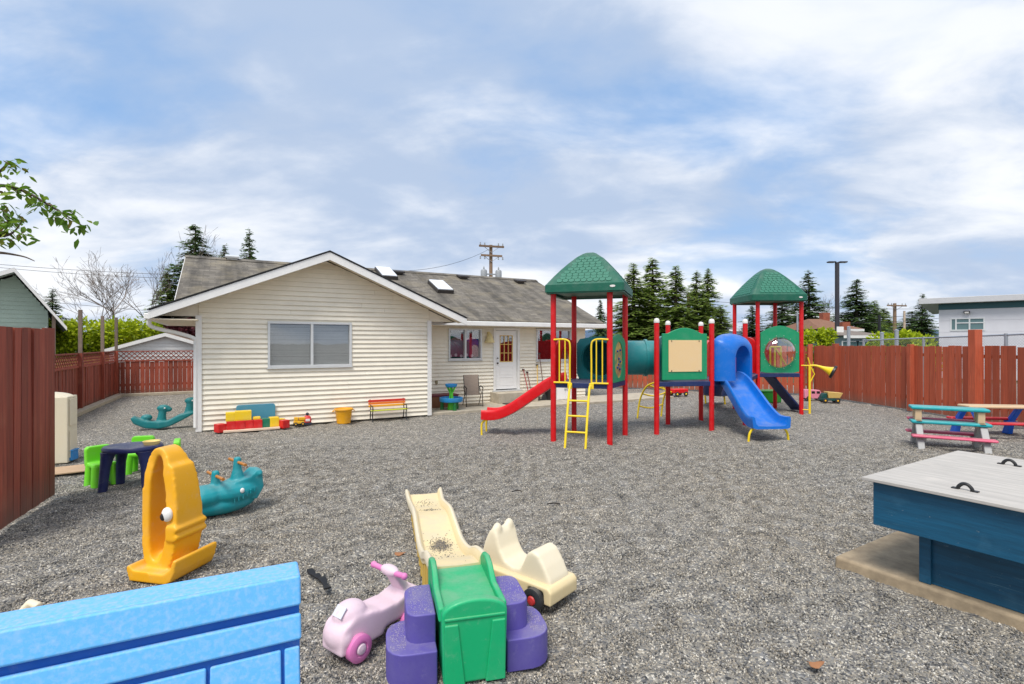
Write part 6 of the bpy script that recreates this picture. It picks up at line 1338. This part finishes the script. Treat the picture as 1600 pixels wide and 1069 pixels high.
def bare_tree(px, top, D, seed, label, spread=0.5):
    random.seed(seed); p = P(px, top, D); h = p.z; t = thing('bare_tree', label, 'tree', Vector((p.x, D, 0)), 0, 'leafless trees beyond the left fence'); tr_m, br_m = MB(), MB()
    def grow(q, d, l, r, dep):
        e = q + d * l; mid = q + d * l * 0.5 + Vector((random.gauss(0, .04 * l), random.gauss(0, .04 * l), 0))
        (tr_m if dep == 0 else br_m).tube([q, mid, e], r, 5 if dep < 2 else 3, radii=[r, r * 0.85, r * 0.68], caps=False)
        if dep >= 7: return
        for k in range(3 if dep in (1, 2, 3) else 2):
            dd = (d + Vector((random.gauss(0, spread), random.gauss(0, spread), random.gauss(0.12, spread * 0.5)))).normalized(); grow(e if k == 0 or random.random() < 0.5 else mid, dd, l * random.uniform(0.62, 0.86), max(0.009, r * 0.62), dep + 1)
    grow(Vector((0, 0, 0)), Vector((0.02, 0, 1)), h * 0.34, h * 0.012, 0); tr_m.build('trunk', m_bare, t); br_m.build('branches', m_bare, t, kind='stuff')
bare_tree(187, 398, 38, 5, 'broad leafless tree above the yellow-green shrubs', 0.42)
bare_tree(240, 388, 40, 8, 'taller leafless tree beside the dark conifers', 0.32)
bare_tree(132, 440, 44, 9, 'small leafless tree between neighbour roof and broad bare tree', 0.45)
bare_tree(1292, 468, 70, 12, 'leafless brown tree far off left of the lamp post', 0.45)
# leafy tree whose branch reaches in from the left
lt = thing('leafy_tree', 'leafy green branches reaching in from the left edge of the picture', 'tree', Vector((-9.3, 7.2, 0)))
f_lf = foliage('fresh_leaves', [(60, 104, 22), (92, 140, 30), (126, 164, 44), (74, 84, 30)], 0.5, 0.4)
m_l, N, L, bs = nodes('fresh_leaf'); oi = N.new('ShaderNodeObjectInfo'); rp_ = N.new('ShaderNodeValToRGB'); L.new(oi.outputs['Random'], rp_.inputs[0]); e = rp_.color_ramp.elements
e[0].color = (*lin((70, 112, 26)), 1); e[1].color = (*lin((140, 172, 52)), 1); x_ = e.new(0.85); x_.color = (*lin((118, 150, 40)), 1); x_ = e.new(0.93); x_.color = (*lin((112, 84, 40)), 1)
L.new(rp_.outputs[0], bs.inputs['Base Color']); bs.inputs['Roughness'].default_value = 0.45
tr2 = N.new('ShaderNodeBsdfTranslucent'); L.new(rp_.outputs[0], tr2.inputs[0]); mx = N.new('ShaderNodeMixShader'); mx.inputs[0].default_value = 0.4; L.new(bs.outputs[0], mx.inputs[1]); L.new(tr2.outputs[0], mx.inputs[2]); L.new(mx.outputs[0], N['Material Output'].inputs[0])
lo = [(0, 0), (0.35, 0.20), (0.7, 0.15), (1.0, 0)]
lf = MB(); lf.v = [(x, 0, -0.05 * x) for x, _ in lo] + [(x, w, 0.05 - 0.12 * x * x) for x, w in lo[1:3]] + [(x, -w, 0.05 - 0.12 * x * x) for x, w in lo[1:3]]; lf.f = [(0, 1, 4), (1, 2, 5, 4), (2, 3, 5), (0, 6, 1), (1, 6, 7, 2), (2, 7, 3)]
LF = lf.mesh('leaf', m_l, 60)
off = Vector((-9.3, 7.2, 0))
MB().tube([(0, 0, 0), (0.05, 0.05, 1.6), (0.2, 0.0, 3.0), (0.3, 0, 4.4)], 0.1, 10, radii=[0.14, 0.11, 0.09, 0.05]).build('trunk', m_bark, lt, smooth=60)
random.seed(31); nl = 0
def branch(pix, D0, D1, dens, start, leaf=0.15, spread=0.10):
    global nl
    pts = [P(x, y, D0 + (D1 - D0) * i / (len(pix) - 1)) - off for i, (x, y) in enumerate(pix)]
    path = smoothpath([Vector(start)] + pts, 6); b_ = MB().tube(path, 0.02, 6, radii=[0.03 * (1 - i / len(path)) + 0.004 for i in range(len(path))]).build('branch', m_bark, lt, smooth=60)
    L_ = len(path)
    for i in range(5, L_):
        w_ = path[i] + off
        if w_.x / w_.y * F + 800 < -14: continue
        for k in range(dens):
            if nl > 290: return
            c = path[i] + Vector((random.gauss(0, spread), random.gauss(0, spread), random.gauss(0, spread * 0.7))); s = leaf * random.uniform(0.65, 1.25)
            put('leaf', LF, b_, c, (random.uniform(-0.7, 0.7), random.uniform(0.0, 1.1), random.uniform(-PI, PI)), (s, s, s)); nl += 1
branch([(-60, 300), (0, 290), (40, 300), (72, 318), (100, 335), (128, 352)], 7.0, 6.9, 5, (0.25, 0, 3.6), 0.15, 0.08)
branch([(-50, 280), (-5, 270), (15, 255), (30, 262)], 7.2, 7.1, 3, (0.28, 0, 4.0), 0.12, 0.07)
branch([(-70, 330), (-20, 322), (6, 330), (12, 352)], 7.1, 7.0, 6, (0.25, 0, 3.6))
branch([(-60, 390), (-20, 372), (10, 368), (24, 360), (34, 346)], 7.0, 6.9, 4, (0.22, 0, 3.2))
branch([(-70, 410), (-25, 395), (0, 395), (22, 398), (40, 402), (54, 408)], 7.0, 6.9, 6, (0.2, 0, 3.0), 0.15, 0.12)
# far blue hill
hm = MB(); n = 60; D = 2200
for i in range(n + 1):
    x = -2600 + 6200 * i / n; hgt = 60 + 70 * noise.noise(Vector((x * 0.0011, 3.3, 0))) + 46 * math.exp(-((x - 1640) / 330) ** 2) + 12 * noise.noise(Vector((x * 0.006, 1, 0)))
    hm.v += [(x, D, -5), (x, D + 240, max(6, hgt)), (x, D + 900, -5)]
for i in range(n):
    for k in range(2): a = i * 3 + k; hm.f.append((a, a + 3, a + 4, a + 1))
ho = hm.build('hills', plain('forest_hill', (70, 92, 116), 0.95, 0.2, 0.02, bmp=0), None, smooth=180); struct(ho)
